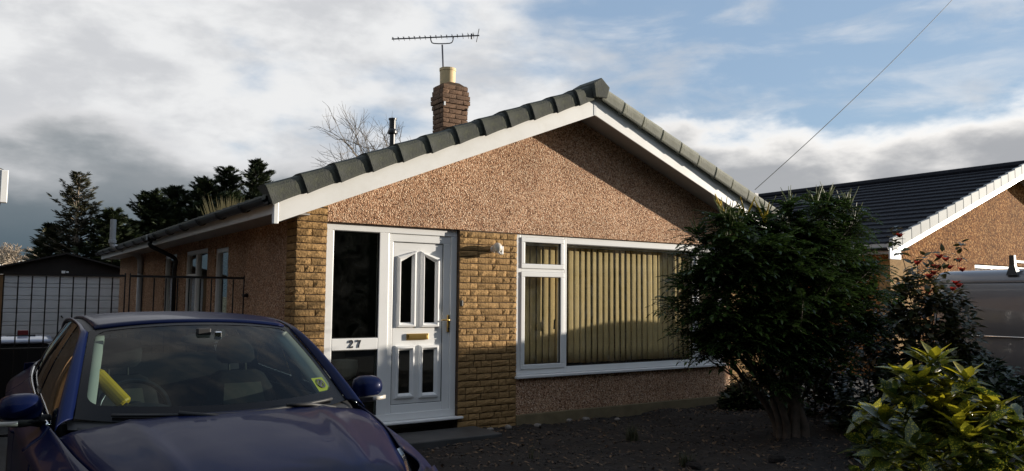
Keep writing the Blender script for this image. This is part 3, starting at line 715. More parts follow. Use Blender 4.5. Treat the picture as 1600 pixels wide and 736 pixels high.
# ---- chimney
ch = MB().box(3.212, 3.628, 2.70, 3.0, 3.6, 4.925).build('chimney_stack', M['mortar'], H)
def chimney_bricks():
    r = random.Random(9); X0, X1, Y0, Y1 = 3.20, 3.64, 2.69, 3.02; z = 4.92-.075; c = 0
    while z > 3.78:
        p = .0
        if c in (2, 3): p = .028
        elif c == 1 or c == 4: p = .012
        for face in (0, 1):
            if face == 0: L = X1-X0+2*p; org = (X0-p, Y0-p); rz = 0
            else: L = Y1-Y0+2*p; org = (X0-p, Y1+p); rz = -math.pi/2
            pat = (.21, .21) if (c+face) % 2 == 0 else (.10, .21, .10)
            if face == 1 and (c % 2): pat = (.21, .10)
            k = (L-.009*(len(pat)-1))/sum(pat); s = 0
            for l in pat:
                b = bpy.data.objects.new('brick', CVAR[(l, r.randrange(4))]); C.objects.link(b); b.parent = ch
                if not b.data.materials: b.data.materials.append(M['cbrick'])
                b.location = (org[0]+math.cos(rz)*s, org[1]+math.sin(rz)*s, z); b.rotation_euler = (0, 0, rz); b.scale = (k, 1, 1); s += l*k+.009
        z -= .0765; c += 1
chimney_bricks()
MB().prism([(3.22, 4.922), (3.62, 4.922), (3.50, 4.965), (3.32, 4.965)], 2.72, 2.99).build('flaunching', M['mortar'], ch)
MB().lathe([(.122, 0), (.125, .22), (.132, .222), (.132, .262), (.115, .265), (.110, .10), (0, .10)], (3.36, 2.85, 4.945), 28).build('chimney_pot', M['pot'], ch, smooth=False)
MB().box(3.196, 3.222, 2.655, 2.675, 4.56, 4.62).build('aerial_clip', M['upvc'], ch); MB().box(3.625, 3.645, 2.655, 2.675, 4.53, 4.57).build('aerial_clip', M['upvc'], ch)
an = thing('television_aerial', 'long black television aerial on a mast rising from the chimney', 'aerial', (3.42, 3.08, 4.3))
MB().tube([(.0, .0, 0), (-.01, -.0, .9), (-.05, -.02, 1.36)], .014, 8).build('mast', M['steel'], an, smooth=True)
bd = Vector((.826, -.5635, 0.0)); bc = Vector((-.05, -.02, 1.49)); bs = Vector((0, 0, .035))
MB().tube([bc-bd*.82-bs*1.2, bc+bd*.60+bs*.8], .011, 6).build('boom', M['steel'], an)
cr = Vector((.5635, .826, 0))
for i in range(16):
    p = bc+bd*(-.80+.087*i)+bs*(-1.2+.13*i); h = .10 if i < 13 else .14
    MB().tube([p-cr*h, p+cr*h], .004, 5).build('director', M['steel'], an)
    MB().box(p.x-.006, p.x+.006, p.y-.006, p.y+.006, p.z+.006, p.z+.03).build('clip', M['steel'], an)
e_ = bc+bd*.575+bs*.8
for s in (-1, 1): MB().tube([e_, e_+Vector((0, 0, .11*s))+bd*.02*s], .007, 5).build('reflector', M['steel'], an)
MB().tube([e_-bd*.1+Vector((0, 0, -.06)), e_-bd*.1+Vector((0, 0, .03))], .014, 6).build('dipole', M['steel'], an)
MB().tube(smoothpath([bc-bd*.19+bs*-.3, bc-bd*.18+Vector((0, 0, -.07)), bc-bd*.13+Vector((0, 0, -.11)), bc+bd*.12+Vector((0, 0, -.105)), bc+bd*.17+Vector((0, 0, -.06)), bc+bd*.18+bs*.2], 3), .010, 6).build('cradle', M['steel'], an)
fp = MB().lathe([(.05, 0), (.05, .34), (.075, .345), (.085, .36), (.085, .40), (.06, .44), (.06, .60), (.075, .605), (.075, .635), (.05, .64), (0, .64)], (3.44, 5.0, 4.18), 18)
fp = fp.build('flue_pipe', M['black_plastic'], None, smooth=False); tag(fp, 'black capped flue pipe sticking up from the roof left of the chimney', 'flue pipe')
# grey vent pipe round the gutter
vp = thing('vent_pipe', 'pale grey vent pipe bent round the gutter at the side wall', 'pipe', (0, 9.0, 0))
MB().tube(smoothpath([(-.02, 0, 2.0), (-.03, 0, 2.25), (-.10, .02, 2.36), (-.36, .10, 2.47), (-.50, .14, 2.52), (-.52, .14, 2.60)], 4), .055, 12).build('elbow', M['grey_plastic'], vp, smooth=True)
MB().tube([(-.02, 0, .05), (-.02, 0, 2.02)], .054, 12).build('soil_pipe', M['grey_plastic'], vp, smooth=True)
MB().lathe([(.072, 0), (.072, .06), (.055, .065), (.055, .46), (.048, .462), (0, .40)], (-.52, .14, 2.58), 16).build('stack', M['grey_plastic'], vp)
# overhead cable
cb = MB(); A = Vector((6.78, -.375, 3.20)); B = Vector((-2.70, -7.89, 1.58))+Vector((1.009, .49, .381))*16
pts = [A.lerp(B, t)+Vector((0, 0, -.30*4*t*(1-t)*.25)) for t in np.linspace(0, 1.6, 24)]
o = cb.tube(pts, .006, 6).build('overhead_cable', plain('cable_sheath', (.05, .055, .06), .6), None); tag(o, 'thin overhead cable running from the right verge up into the sky', 'cable')
bk = MB().box(6.76, 6.84, -.385, -.356, 2.95, 3.15).build('cable_bracket', M['steel'], None); tag(bk, 'small cable bracket on the right barge board', 'bracket')

# ------------------------------------------------------------------ the blue car
M['paint'] = None
def car_paint():
    mt, nt, b = new_mat('navy_metallic_paint'); L = nt.links.new; N = nt.nodes.new
    b.inputs['Base Color'].default_value = (0.0025, 0.006, 0.033, 1); b.inputs['Metallic'].default_value = 0.1; b.inputs['Roughness'].default_value = 0.38
    b.inputs['Coat Weight'].default_value = 0.22; b.inputs['Coat IOR'].default_value = 1.42; b.inputs['Coat Roughness'].default_value = 0.03; b.inputs['Specular IOR Level'].default_value = 0.05
    tc = N('ShaderNodeTexCoord'); n = N('ShaderNodeTexNoise'); L(tc.outputs['Object'], n.inputs[0]); n.inputs['Scale'].default_value = 400; n.inputs['Detail'].default_value = 2
    n2 = N('ShaderNodeTexNoise'); L(tc.outputs['Object'], n2.inputs[0]); n2.inputs['Scale'].default_value = 6; n2.inputs['Detail'].default_value = 7
    mr = N('ShaderNodeMapRange'); L(n2.outputs[0], mr.inputs[0]); mr.inputs[1].default_value = .35; mr.inputs[2].default_value = .75; mr.inputs[3].default_value = .02; mr.inputs[4].default_value = .07
    L(mr.outputs[0], b.inputs['Coat Roughness'])
    bp = N('ShaderNodeBump'); L(n.outputs[0], bp.inputs['Height']); bp.inputs['Strength'].default_value = .04; bp.inputs['Distance'].default_value = .002; L(bp.outputs[0], b.inputs['Normal'])
    return mt
M['paint'] = car_paint()
M['car_glass'] = glass('windscreen_glass', (.40, .48, .48), amount=0.45)
M['car_tint'] = glass('side_window_glass', (.25, .28, .28), amount=1.0)
M['frit'] = plain('black_glass_border', (.004, .004, .005), .25, spec=0.15)
M['trim'] = plain('dark_car_trim', (.018, .018, .020), .6)
M['cream'] = plain('cream_pillar_trim', (.50, .50, .42), .8)
M['seat'] = plain('grey_seat_fabric', (.030, .030, .030), .9, bump=.3, bscale=200)
M['seat_pale'] = plain('pale_seat_fabric', (.13, .13, .105), .9, bump=.3, bscale=200)
M['yellow'] = plain('yellow_lock_paint', (.75, .48, .02), .35)
M['chrome'] = plain('chrome', (.7, .7, .7), .12, metal=1)
M['lamp'] = plain('headlamp_chrome', (.6, .6, .6), .15, metal=.8)
M['tyre'] = plain('tyre_rubber', (.015, .015, .015), .8)
M['alloy'] = plain('alloy_wheel', (.35, .35, .36), .3, metal=.9)
car = thing('parked_car', 'dark navy blue hatchback car parked on the drive facing the viewer', 'car', (-1.553, -4.78, 0))
def WH(y): return interp([(0, .40), (.03, .58), (.10, .68), (.25, .735), (.5, .80), (.9, .85), (1.6, .895), (2.6, .91), (3.4, .90), (3.9, .86), (4.2, .78), (4.36, .60)], y)
BELT = [(0, (.0, .66)), (.3, (.635, .745)), (.6, (.69, .815)), (.9, (.75, .868)), (1.25, (.79, .912)), (1.6, (.815, .938)), (2.4, (.812, .975)), (3.2, (.79, 1.01)), (3.8, (.735, 1.05)), (4.2, (.66, 1.06)), (4.36, (.55, 1.0))]
def arch(y):
    z = .19
    for yw in (.88, 3.52):
        d = .345**2-(y-yw)**2
        if d > 0: z = max(z, .31+math.sqrt(d))
    return z
def side_pt(y, t):
    w = WH(y); bx, bz = interp(BELT, y); bx = min(bx, w-.02) if y > .25 else min(w*.93, .70); z0 = arch(y)
    zm = .72*bz
    z = z0+(zm-z0)*t/.5 if t < .5 else zm+(bz-zm)*(t-.5)/.5
    h = (z-.19)/(bz-.19)
    # rocker tuck, door bulge, shoulder crease, then tumble in to the belt
    prof = interp([(0, .955), (.15, .985), (.45, 1.0), (.70, .995), (.82, .985), (.90, .965), (1.0, 0)], h) if h < .9 else None
    if h < .90: x = w*prof
    else:
        u = (h-.90)/.10; x = w*.965*(1-u)+bx*u
    return x, z
TT = [0, .1, .2, .32, .42, .5, .58, .66, .74, .80, .85, .90, .95, 1.0]
def side_panel(name, y0, y1, sgn, ny, mat=None, parent=None, off=0):
    P = []
    for y in np.linspace(y0, y1, ny):
        row = []
        for t in TT:
            x, z = side_pt(y, t); row.append((sgn*(x+off), y, z))
        P.append(row)
    o = MB().grid(P, flip=(sgn > 0)).build(name, mat or M['paint'], parent or car, smooth=True, solid=.008); return o
for s in (-1, 1):
    side_panel('front_wing', .10, 1.395, s, 60); d_ = side_panel('front_door', 1.402, 2.45, s, 18); d2_ = side_panel('rear_door', 2.457, 3.30, s, 20); side_panel('rear_wing', 3.307, 4.30, s, 44)
    for dd, yy in ((d_, 2.28), (d2_, 3.12)):
        x, z = side_pt(yy, .72)
        MB().tube(smoothpath([(s*(x+.0), yy-.19, z), (s*(x+.035), yy-.16, z+.002), (s*(x+.038), yy-.08, z+.004), (s*(x+.03), yy, z+.004), (s*x, yy+.02, z+.004)], 3), .014, 8).build('door_handle', M['paint'], dd, smooth=True)
    MB().tube([(s*(side_pt(y, 1)[0]+.006), y, side_pt(y, 1)[1]+.006) for y in np.linspace(1.45, 3.75, 24)], .009, 6).build('window_trim', M['chrome'], car, smooth=True)
# front end
P = []
for y in (.0, .02, .05, .10):
    w = WH(y)*.985
    row = []
    for a in np.linspace(-1, 1, 25): row.append((w*a, y+.10*abs(a)**3*(1 if y < .1 else 0), None))
    P.append(row)
fr = MB(); rows = []
for z, yo in ((.19, .06), (.28, .015), (.42, 0), (.55, .005), (.63, .02), (.70, .07), (.735, .13)):
    rows.append([(.80*a*(1-.02*abs(z-.42)), yo+.33*abs(a)**3.2*.9, z) for a in np.linspace(-1, 1, 33)])
fr.grid(rows); fr.build('front_bumper', M['paint'], car, smooth=True, solid=.01)
g_ = MB(); rows = []
for z in (.26, .36, .46): rows.append([(.48*a, -.006+.33*.9*abs(.6*a)**3.2, z) for a in np.linspace(-1, 1, 13)])
g_.grid(rows); g_.build('grille', M['black_plastic'], car)
# bonnet
BON = [(.10, (.52, .705, .735)), (.20, (.575, .722, .775)), (.35, (.615, .752, .825)), (.6, (.675, .812, .885)), (.85, (.735, .862, .930)), (1.05, (.762, .893, .957)), (1.20, (.782, .910, .972))]
P = []
for y in np.linspace(.10, 1.20, 26):
    ex, ez, cz = interp(BON, y); row = []
    for a in np.linspace(-1, 1, 33):
        b = abs(a); z = ez+(cz-ez)*(1-b**2.4)
        z += .011*math.exp(-((b-.62)/.05)**2)*min(1, (y-.05)*2)      # raised crease
        z -= .016*max(0, (b-.90)/.10)**2
        yy = y+(-.17*(1-b*b)*(max(0, y-.7)/.5)**1.5*.4 if y > .7 else .10*b**3*max(0, (.35-y)/.25))
        row.append((ex*a, yy, z))
    P.append(row)
bon = MB().grid(P).build('bonnet', M['paint'], car, smooth=True, solid=.012)
for s in (-1, 1):
    MB().ell((s*.30, 1.03, .953), (.012, .018, .010), 8, 6).build('washer_jet', M['black_plastic'], bon)
    hl = MB(); rows = []
    for u in np.linspace(0, 1, 9):
        y = .16+.44*u; ex, ez, cz = interp(BON, y); x1, z1 = side_pt(max(y, .26), .9); hw = .12*(1-u)**.7
        a_ = Vector((s*(ex-.035*(1-u)), y-.01, ez-.005)); b_ = Vector((s*(ex+.06*(1-u)+.02), y+.01, ez-.03-hw))
        rows.append([tuple(a_.lerp(b_, t)+Vector((s*.02*math.sin(math.pi*t), -.015*math.sin(math.pi*t), .012*math.sin(math.pi*t)))) for t in np.linspace(0, 1, 6)])
    hl.grid(rows, flip=(s > 0)); h_ = hl.build('headlight', M['lamp'], car, smooth=True)
    cv = MB().grid([[tuple(Vector(p)*1.0+Vector((s*.006, -.006, .006))) for p in r_] for r_ in rows], flip=(s > 0)).build('lens', glass('headlamp_lens', (.9, .9, .88)), h_, smooth=True)
# cowl
rows = []
for u in (0, .5, 1):
    rows.append([(.74*a, 1.02+.30*a*a+.07*u+(.0 if u < 1 else .02), .945+.015*u-.004*abs(a)-.02*(1-u)) for a in np.linspace(-1, 1, 21)])
MB().grid(rows).build('scuttle', M['trim'], car, smooth=True)
# windscreen
def ws(u, a):
    """u 0 base .. 1 top, a -1..1 across"""
    base = Vector((.71*a, 1.06+.30*a*a, .935+.030*a*a)); top = Vector((.585*a, 1.995+.075*a*a, 1.412-.045*abs(a)**2.2))
    p = base.lerp(top, u); n_ = Vector((0, -.42, .9)); p += n_*(.035*math.sin(math.pi*u)*(1-.5*a*a)); return p
def ws_patch(us, as_, off=0): return [[tuple(ws(u, a)+Vector((0, -.5, .85))*off) for a in as_] for u in us]
scr = MB().grid(ws_patch(np.linspace(0, 1, 15), np.linspace(-1, 1, 31))).build('windscreen', M['car_glass'], car, smooth=True)
def inner_edge():
    mb = MB(); n = 60
    def sq(t, ins):
        t = (t % 1)*4; k = int(t); f = t-k; l, r_, b, tp = -1+ins[0], 1-ins[0], ins[1], 1-ins[2]
        rd = .10
        c = [(l+(r_-l)*f, b), (r_, b+(tp-b)*f), (r_-(r_-l)*f, tp), (l, tp-(tp-b)*f)][k]
        x, y = c
        # round the corners
        def rc(x, y):
            dx = max(0, abs(x-(l+r_)/2)-((r_-l)/2-rd)); dy = max(0, abs(y-(b+tp)/2)-((tp-b)/2-rd))
            d = math.hypot(dx, dy)
            if dx > 0 and dy > 0 and d > rd:
                k_ = rd/d; x = (l+r_)/2+math.copysign((r_-l)/2-rd+dx*k_, x-(l+r_)/2); y = (b+tp)/2+math.copysign((tp-b)/2-rd+dy*k_, y-(b+tp)/2)
            return x, y
        return rc(x, y) if ins[0] > 0 else (x, y)
    P = []
    for ins in ((0, 0, 0), (.055, .13, .035)):
        row = []
        for i in range(4*n+1):
            a, u = sq(i/(4*n), ins); row.append(tuple(ws(u, a)+Vector((0, -.5, .85))*.0025))
        P.append(row)
    mb.grid(P); mb.build('black_border', M['frit'], scr, smooth=True)
inner_edge()
stk = MB().grid([[tuple(ws(u, a)+Vector((0, -.5, .85))*-.002) for a in np.linspace(.79, .92, 4)] for u in np.linspace(.145, .285, 4)]).build('permit_sticker', plain('yellow_sticker', (.80, .74, .05), .6), scr)
cy = MB(); P = []
for rr_ in (.42, .27): P.append([tuple(ws(.215+.048*rr_/.42*math.sin(t), .857+.040*rr_/.42*math.cos(t))+Vector((0, -.5, .85))*.0036) for t in np.linspace(0, 2*math.pi, 25)])
cy.grid(P); cy.add([tuple(ws(.215+d_*.02+.010*e_, .857+.02*d_-.016*e_)+Vector((0, -.5, .85))*.0036) for d_, e_ in ((-1, -.5), (1, -.5), (1, .5), (-1, .5))], [(0, 1, 2, 3)])
cy.build('sticker_emblem', M['numeral'], stk)
# roof
RAIL = [(2.03, (.598, 1.360)), (2.3, (.605, 1.398)), (2.7, (.605, 1.418)), (3.2, (.595, 1.405)), (3.6, (.58, 1.365)), (3.9, (.565, 1.310))]
def roof_c(y): return interp([(1.99, 1.412), (2.3, 1.442), (2.7, 1.455), (3.2, 1.443), (3.6, 1.405), (3.9, 1.350)], y)
P = []
for y in np.linspace(0, 1, 20):
    row = []
    for a in np.linspace(-.93, .93, 27):
        yy = 2.005+(3.92-2.005)*y+.075*a*a*(1-y)
        rx, rz = interp(RAIL, yy); cz = roof_c(yy); row.append((rx*a, yy, rz+(cz-rz)*(1-abs(a)**2.4)))
    P.append(row)
roof = MB().grid(P).build('roof', M['paint'], car, smooth=True, solid=.012)
for s in (-1, 1):
    gp = []
    for yy in np.linspace(2.08, 3.88, 16):
        rx, rz = interp(RAIL, yy); cz = roof_c(yy); gp.append([(s*rx*a, yy, rz+(cz-rz)*(1-abs(a)**2.4)-.006) for a in (.925, .95, .975, 1.0)])
    MB().grid(gp, flip=(s < 0)).build('roof_seam', M['trim'], roof, smooth=True)
    # cant rail and A pillar: outside body colour, inside cream
    rail = [(.80, 1.28, .928), (.775, 1.42, 1.02), (.735, 1.60, 1.135), (.69, 1.80, 1.250), (.645, 2.0, 1.338), (.625, 2.2, 1.380), (.620, 2.5, 1.402), (.615, 2.9, 1.402), (.605, 3.3, 1.378), (.59, 3.6, 1.338), (.575, 3.9, 1.280), (.60, 4.08, 1.18), (.66, 4.2, 1.07)]
    outer = smoothpath([(s*x, y, z) for x, y, z in rail], 5)
    def inn(p, w=.06):
        q = Vector((p.x-s*.052, p.y-.045*(1 if p.y < 2.05 else .0), p.z+.022)); return q
    rows = []
    for p in outer:
        y = p.y
        if y < 2.06:
            # meet the windscreen edge
            u = min(1, max(0, (p.z-.94)/(1.362-.94))); e = ws(u, s*1.0)
            q = Vector((e.x+s*.004, e.y-.004, e.z+.004))
        else:
            yy = min(y, 3.9); rx, rz = interp(RAIL, yy); q = Vector((s*rx*1.0, y, rz+.004 if y < 3.9 else p.z+.02))
        mid = p.lerp(q, .5)+Vector((s*.012, -.006, .012)); rows.append([tuple(p), tuple(p.lerp(mid, .6)+Vector((s*.006, 0, .003))), tuple(mid), tuple(mid.lerp(q, .5)+Vector((0, 0, .004))), tuple(q)])
    MB().grid(rows, flip=(s < 0)).build('roof_pillar', M['paint'], car, smooth=True, solid=.006)
    # inner pillar trim
    rows = []
    for u in np.linspace(.06, .98, 12):
        e = ws(u, s*.985); rows.append([tuple(e+Vector((-s*.0, .03, -.012))), tuple(e+Vector((-s*.075, .035, -.018))), tuple(e+Vector((-s*.085, .09, -.035)))])
    MB().grid(rows, flip=(s < 0)).build('inner_pillar_trim', M['cream'], car, smooth=True, solid=.006)
    # side glass
    rows = []
    for y in np.linspace(1.40, 3.72, 30):
        bx, bz = interp(BELT, y); tz = None
        # find rail height at y
        op = min(outer, key=lambda p: abs(p.y-y)); 
        top = Vector((op.x-s*.004, y, op.z-.004)); bot = Vector((s*(bx-.006), y, bz-.01))
        if top.z < bot.z+.004: top = bot+Vector((0, 0, .004))
        rows.append([tuple(bot.lerp(top, t)+Vector((s*.018*math.sin(math.pi*t), 0, 0))) for t in np.linspace(0, 1, 7)])
    for k, (i0, i1) in enumerate(((0, 13), (15, 25), (26, 30))):
        MB().grid(rows[i0:i1], flip=(s < 0)).build(('front_side_window', 'rear_side_window', 'quarter_window')[k], M['car_tint'], car, smooth=True)
    for i0, i1 in ((12, 16), (24, 27)):
        MB().grid([[tuple(Vector(p)+Vector((s*.004, 0, 0))) for p in r_] for r_ in rows[i0:i1]], flip=(s < 0)).build('window_pillar', M['frit'], car, smooth=True)
    # mirrors
    mr_ = MB(); c = Vector((s*.93, 1.56, 1.005)); rows = []
    for i in range(11):
        v = i/10; ph = math.pi*v; wx = .105; row = []
        xx = -wx+2*wx*v; hh = (.082*max(0, 1-abs(2*v-1)**3.2)**.5)*(1-.22*(v if s > 0 else v)); dd = .085*max(0, 1-abs(2*v-1)**2.6)**.5
        for j in range(16):
            t = 2*math.pi*j/16; yy = math.cos(t); zz = math.sin(t)
            row.append((c.x+s*xx, c.y+dd*(yy if yy < 0 else yy*.35), c.z+hh*(math.copysign(abs(zz)**.8, zz))+.012*v))
        row.append(row[0]); rows.append(row)
    mm = mr_.grid(rows, flip=(s > 0)).build('door_mirror', M['paint'], car, smooth=True, recalc=True)
    MB().tube([(s*.80, 1.58, .935), (s*.87, 1.575, .945), (s*.93, 1.57, .965)], [.035, .03, .034], 8).build('mirror_arm', M['trim'], mm, smooth=True)
    lr = MB(); 
    lr.grid([[(c.x+s*xx, c.y-.02+.02*0-dd, z) for xx, dd in ((.01, .062), (.05, .056), (.08, .042), (.105, .020))] for z in (c.z-.068, c.z-.058, c.z-.046)], flip=(s < 0)); 
    lr.build('indicator', plain('clear_indicator', (.5, .47, .42), .2), mm, smooth=True, solid=.012)
    MB().ell((c.x+s*-.005, c.y-.01, c.z-.055), (.09, .065, .032), 12, 8).build('mirror_underside', M['trim'], mm, smooth=True)
# tailgate and rear screen
rows = []
for u in np.linspace(0, 1, 8): rows.append([((.56+.06*u)*a, 3.92+.30*u+.03*a*a*-1, 1.345-.30*u-.03*abs(a)**2) for a in np.linspace(-1, 1, 13)])
MB().grid(rows, flip=True).build('rear_window', M['car_tint'], car, smooth=True)
rows = []
for z, yo in ((.25, 4.30), (.45, 4.36), (.7, 4.35), (.9, 4.30), (1.05, 4.22)): rows.append([(.80*a, yo-.22*abs(a)**3, z) for a in np.linspace(-1, 1, 17)])
MB().grid(rows, flip=True).build('tailgate', M['paint'], car, smooth=True, solid=.01)
# wheels
for s in (-1, 1):
    for yw in (.88, 3.52):
        ty = MB().lathe([(.20, -.10), (.29, -.105), (.315, -.08), (.318, 0), (.315, .08), (.29, .105), (.20, .10)], (0, 0, 0), 28); t_ = ty.build('wheel', M['tyre'], car, smooth=True)
        t_.location = (s*.79, yw, .318); t_.rotation_euler = (0, math.pi/2, 0)
        rm = MB().lathe([(.0, .085), (.05, .09), (.06, .08), (.19, .085), (.205, .10), (.21, .09), (.2, .0), (0, .0)], (0, 0, 0), 28).build('rim', M['alloy'], t_)
        rm.rotation_euler = (0, 0 if s > 0 else math.pi, 0)
        MB().lathe([(.345, -.16), (.35, .10), (.33, .10), (.0, -.15)], (0, 0, 0), 24).build('arch_liner', M['rubber'], car).matrix_local = Matrix.Translation((s*.70, yw, .31)) @ Matrix.Rotation(s*math.pi/2, 4, 'Y')
MB().box(-.74, .74, .25, 4.2, .17, .24).build('floor_pan', M['rubber'], car)
# interior
rows = []
for u, (y, z) in enumerate(((1.14, .925), (1.30, .955), (1.50, .955), (1.68, .93), (1.74, .86), (1.72, .55))): rows.append([(.70*a, y+.12*a*a*(1-u/5), z-.015*a*a) for a in np.linspace(-1, 1, 15)])
dash = MB().grid(rows).build('dashboard', M['trim'], car, smooth=True, solid=.01)
MB().ell((-.37, 1.62, .945), (.17, .12, .045), 14, 8).build('instrument_hood', M['trim'], dash, smooth=True)
swr = thing_wheel = MB()
cw = Vector((-.37, 1.80, .925)); ax = Vector((0, -.52, .85)).normalized(); e1 = Vector((1, 0, 0)); e2 = Vector((0, .85, .52)).normalized()
e2 = Vector((0, .46, .88)).normalized()
ringp = [cw+(e1*math.cos(t)+e2*math.sin(t))*.185 for t in np.linspace(0, 2*math.pi, 33)]
sw = MB().tube(ringp, .016, 8, cap=False).build('steering_wheel', plain('black_leather', (.02, .02, .02), .3), car, smooth=True)
MB().ell(cw+Vector((0, -.01, 0)), (.07, .04, .06), 10, 8).build('wheel_hub', M['trim'], sw, smooth=True)
for t in (0, math.pi, -math.pi/2): MB().tube([cw, cw+(e1*math.cos(t)+e2*math.sin(t))*.18], .018, 6).build('spoke', M['trim'], sw)
def seat(x):
    st = MB(); rows = []
    for z, w, d in ((.50, .24, .10), (.60, .25, .11), (.80, .245, .10), (.96, .22, .085), (1.05, .17, .07), (1.075, .12, .03)):
        y = 2.20+(z-.5)*.42; rows.append([(x+w*math.copysign(abs(math.cos(t))**.6, math.cos(t)), y+d*math.copysign(abs(math.sin(t))**.7, math.sin(t)), z) for t in np.linspace(0, 2*math.pi, 25)])
    o = st.grid(rows).build('seat', M['seat'], car, smooth=True)
    rows = []
    for z, w in ((.52, .13), (.65, .14), (.85, .14), (1.0, .12)):
        y = 2.20+(z-.5)*.42-.112; rows.append([(x+w*a, y-.004+.01*a*a, z) for a in (-1, -.5, 0, .5, 1)])
    MB().grid(rows).build('seat_panel', M['seat_pale'], o, smooth=True)
    h = MB(); rows = []
    for z, w, d in ((1.12, .10, .035), (1.15, .135, .055), (1.22, .14, .06), (1.28, .12, .05), (1.305, .07, .02)):
        rows.append([(x+w*math.copysign(abs(math.cos(t))**.7, math.cos(t)), 2.47+d*math.sin(t)+(z-1.12)*.1, z) for t in np.linspace(0, 2*math.pi, 21)])
    hr = h.grid(rows).build('headrest', M['seat'], o, smooth=True)
    for s in (-1, 1): MB().tube([(x+s*.055, 2.44, 1.04), (x+s*.055, 2.465, 1.13)], .007, 6).build('headrest_post', M['seat_pale'], hr)
    MB().box(x-.24, x+.24, 1.85, 2.25, .38, .50).build('seat_cushion', M['seat'], o, bevel=.04)
seat(-.37); seat(.37)
rows = []
for z, y in ((.5, 3.2), (.75, 3.28), (1.0, 3.4), (1.08, 3.48)): rows.append([(.62*a, y, z) for a in np.linspace(-1, 1, 9)])
MB().grid(rows).build('rear_bench', M['seat'], car, smooth=True, solid=.08)
MB().grid([[(.55*a, y, roof_c(y)-.05-.03*a*a) for a in np.linspace(-1, 1, 9)] for y in np.linspace(2.06, 3.85, 8)]).build('headliner', plain('headliner_cloth', (.05, .05, .05), .9), car, smooth=True)
rv = MB().ell((.0, 1.93, 1.315), (.115, .018, .034), 14, 8).build('rear_view_mirror', M['trim'], car, smooth=True)
MB().box(-.04, .04, 1.83, 1.875, 1.345, 1.385).build('sensor_pod', M['trim'], rv, bevel=.008)
MB().box(.055, .095, 1.80, 1.83, 1.315, 1.365).build('dash_camera', M['chrome'], rv, bevel=.006)
for s in (-1, 1):
    MB().grid([[(s*.74, y, z) for z in np.linspace(.3, .94, 3)] for y in np.linspace(1.4, 3.9, 6)]).build('door_card', M['trim'], car, solid=.02)
# wipers
for (x0_, x1_) in ((-.56, .07), (.02, .60)):
    pts = [ws(.035+.012*math.sin(t*3.1), x0_/.71+(x1_-x0_)/.71*t)+Vector((0, -.5, .85))*.016 for t in np.linspace(0, 1, 12)]
    w_ = MB().tube(pts, .009, 6).build('wiper', M['rubber'], car, smooth=True)
    MB().tube([ws(-.02, x1_/.71*.98)+Vector((0, -.03, .0)), ws(.02, (x0_*.3+x1_*.7)/.71)+Vector((0, -.5, .85))*.03, pts[5]+Vector((0, -.005, .012))], .011, 6).build('wiper_arm', M['rubber'], w_, smooth=True)
# the yellow steering lock is a thing of its own, clamped to the wheel
lk = thing('steering_lock', 'yellow steering wheel lock bar behind the car windscreen', 'steering lock', (-1.553, -4.78, 0))
pa = Vector((-.235, 1.70, .965)); pb = Vector((-.50, 1.80, 1.175))
pa = Vector((-.435, 1.68, .985)); pb = Vector((-.575, 1.79, 1.15))
MB().tube([pa, pa.lerp(pb, .04), pa.lerp(pb, .92), pb], [.032, .040, .040, .032], 16).build('bar', M['yellow'], lk, smooth=False)
MB().tube([pa+(pa-pb).normalized()*.10, pa], .012, 8).build('lock_hook', M['rubber'], lk)
# rain drops on bonnet and roof
def droplets():
    r = np.random.default_rng(5); V = []; Fc = []; pts = []
    for src, n in ((bon, 1500), (roof, 700)):
        me = src.data; tri = [p for p in me.polygons]; ar = np.array([p.area for p in tri]); idx = r.choice(len(tri), n, p=ar/ar.sum())
        for i in idx:
            p = tri[i]; q = [me.vertices[k].co for k in p.vertices]; u, v = r.random(2)
            c = (q[0]*(1-u)+q[1]*u)*(1-v)+(q[3]*(1-u)+q[2]*u)*v; nn = p.normal if p.normal.z > 0 else -p.normal
            pts.append((c, nn, min(.007, .0018+r.gamma(1.3, .0011))))
    for c, nn, s in pts:
        t1 = nn.orthogonal().normalized(); t2 = nn.cross(t1); o = len(V)
        for k in range(6):
            a = k*math.pi/3; V.append(c+(t1*math.cos(a)+t2*math.sin(a))*s)
        for k in range(6):
            a = k*math.pi/3; V.append(c+(t1*math.cos(a)+t2*math.sin(a))*s*.6+nn*s*.38)
        V.append(c+nn*s*.5)
        for k in range(6):
            k2 = (k+1) % 6; Fc += [(o+k, o+k2, o+6+k2), (o+k, o+6+k2, o+6+k), (o+6+k, o+6+k2, o+12)]
    mt = glass('water_drop', (.75, .78, .82), amount=2.2)
    o = link('rain_drops', np_mesh('rain_drops', np.array([tuple(v) for v in V]), np.array(Fc), True), mt, car); o['kind'] = 'stuff'
droplets()

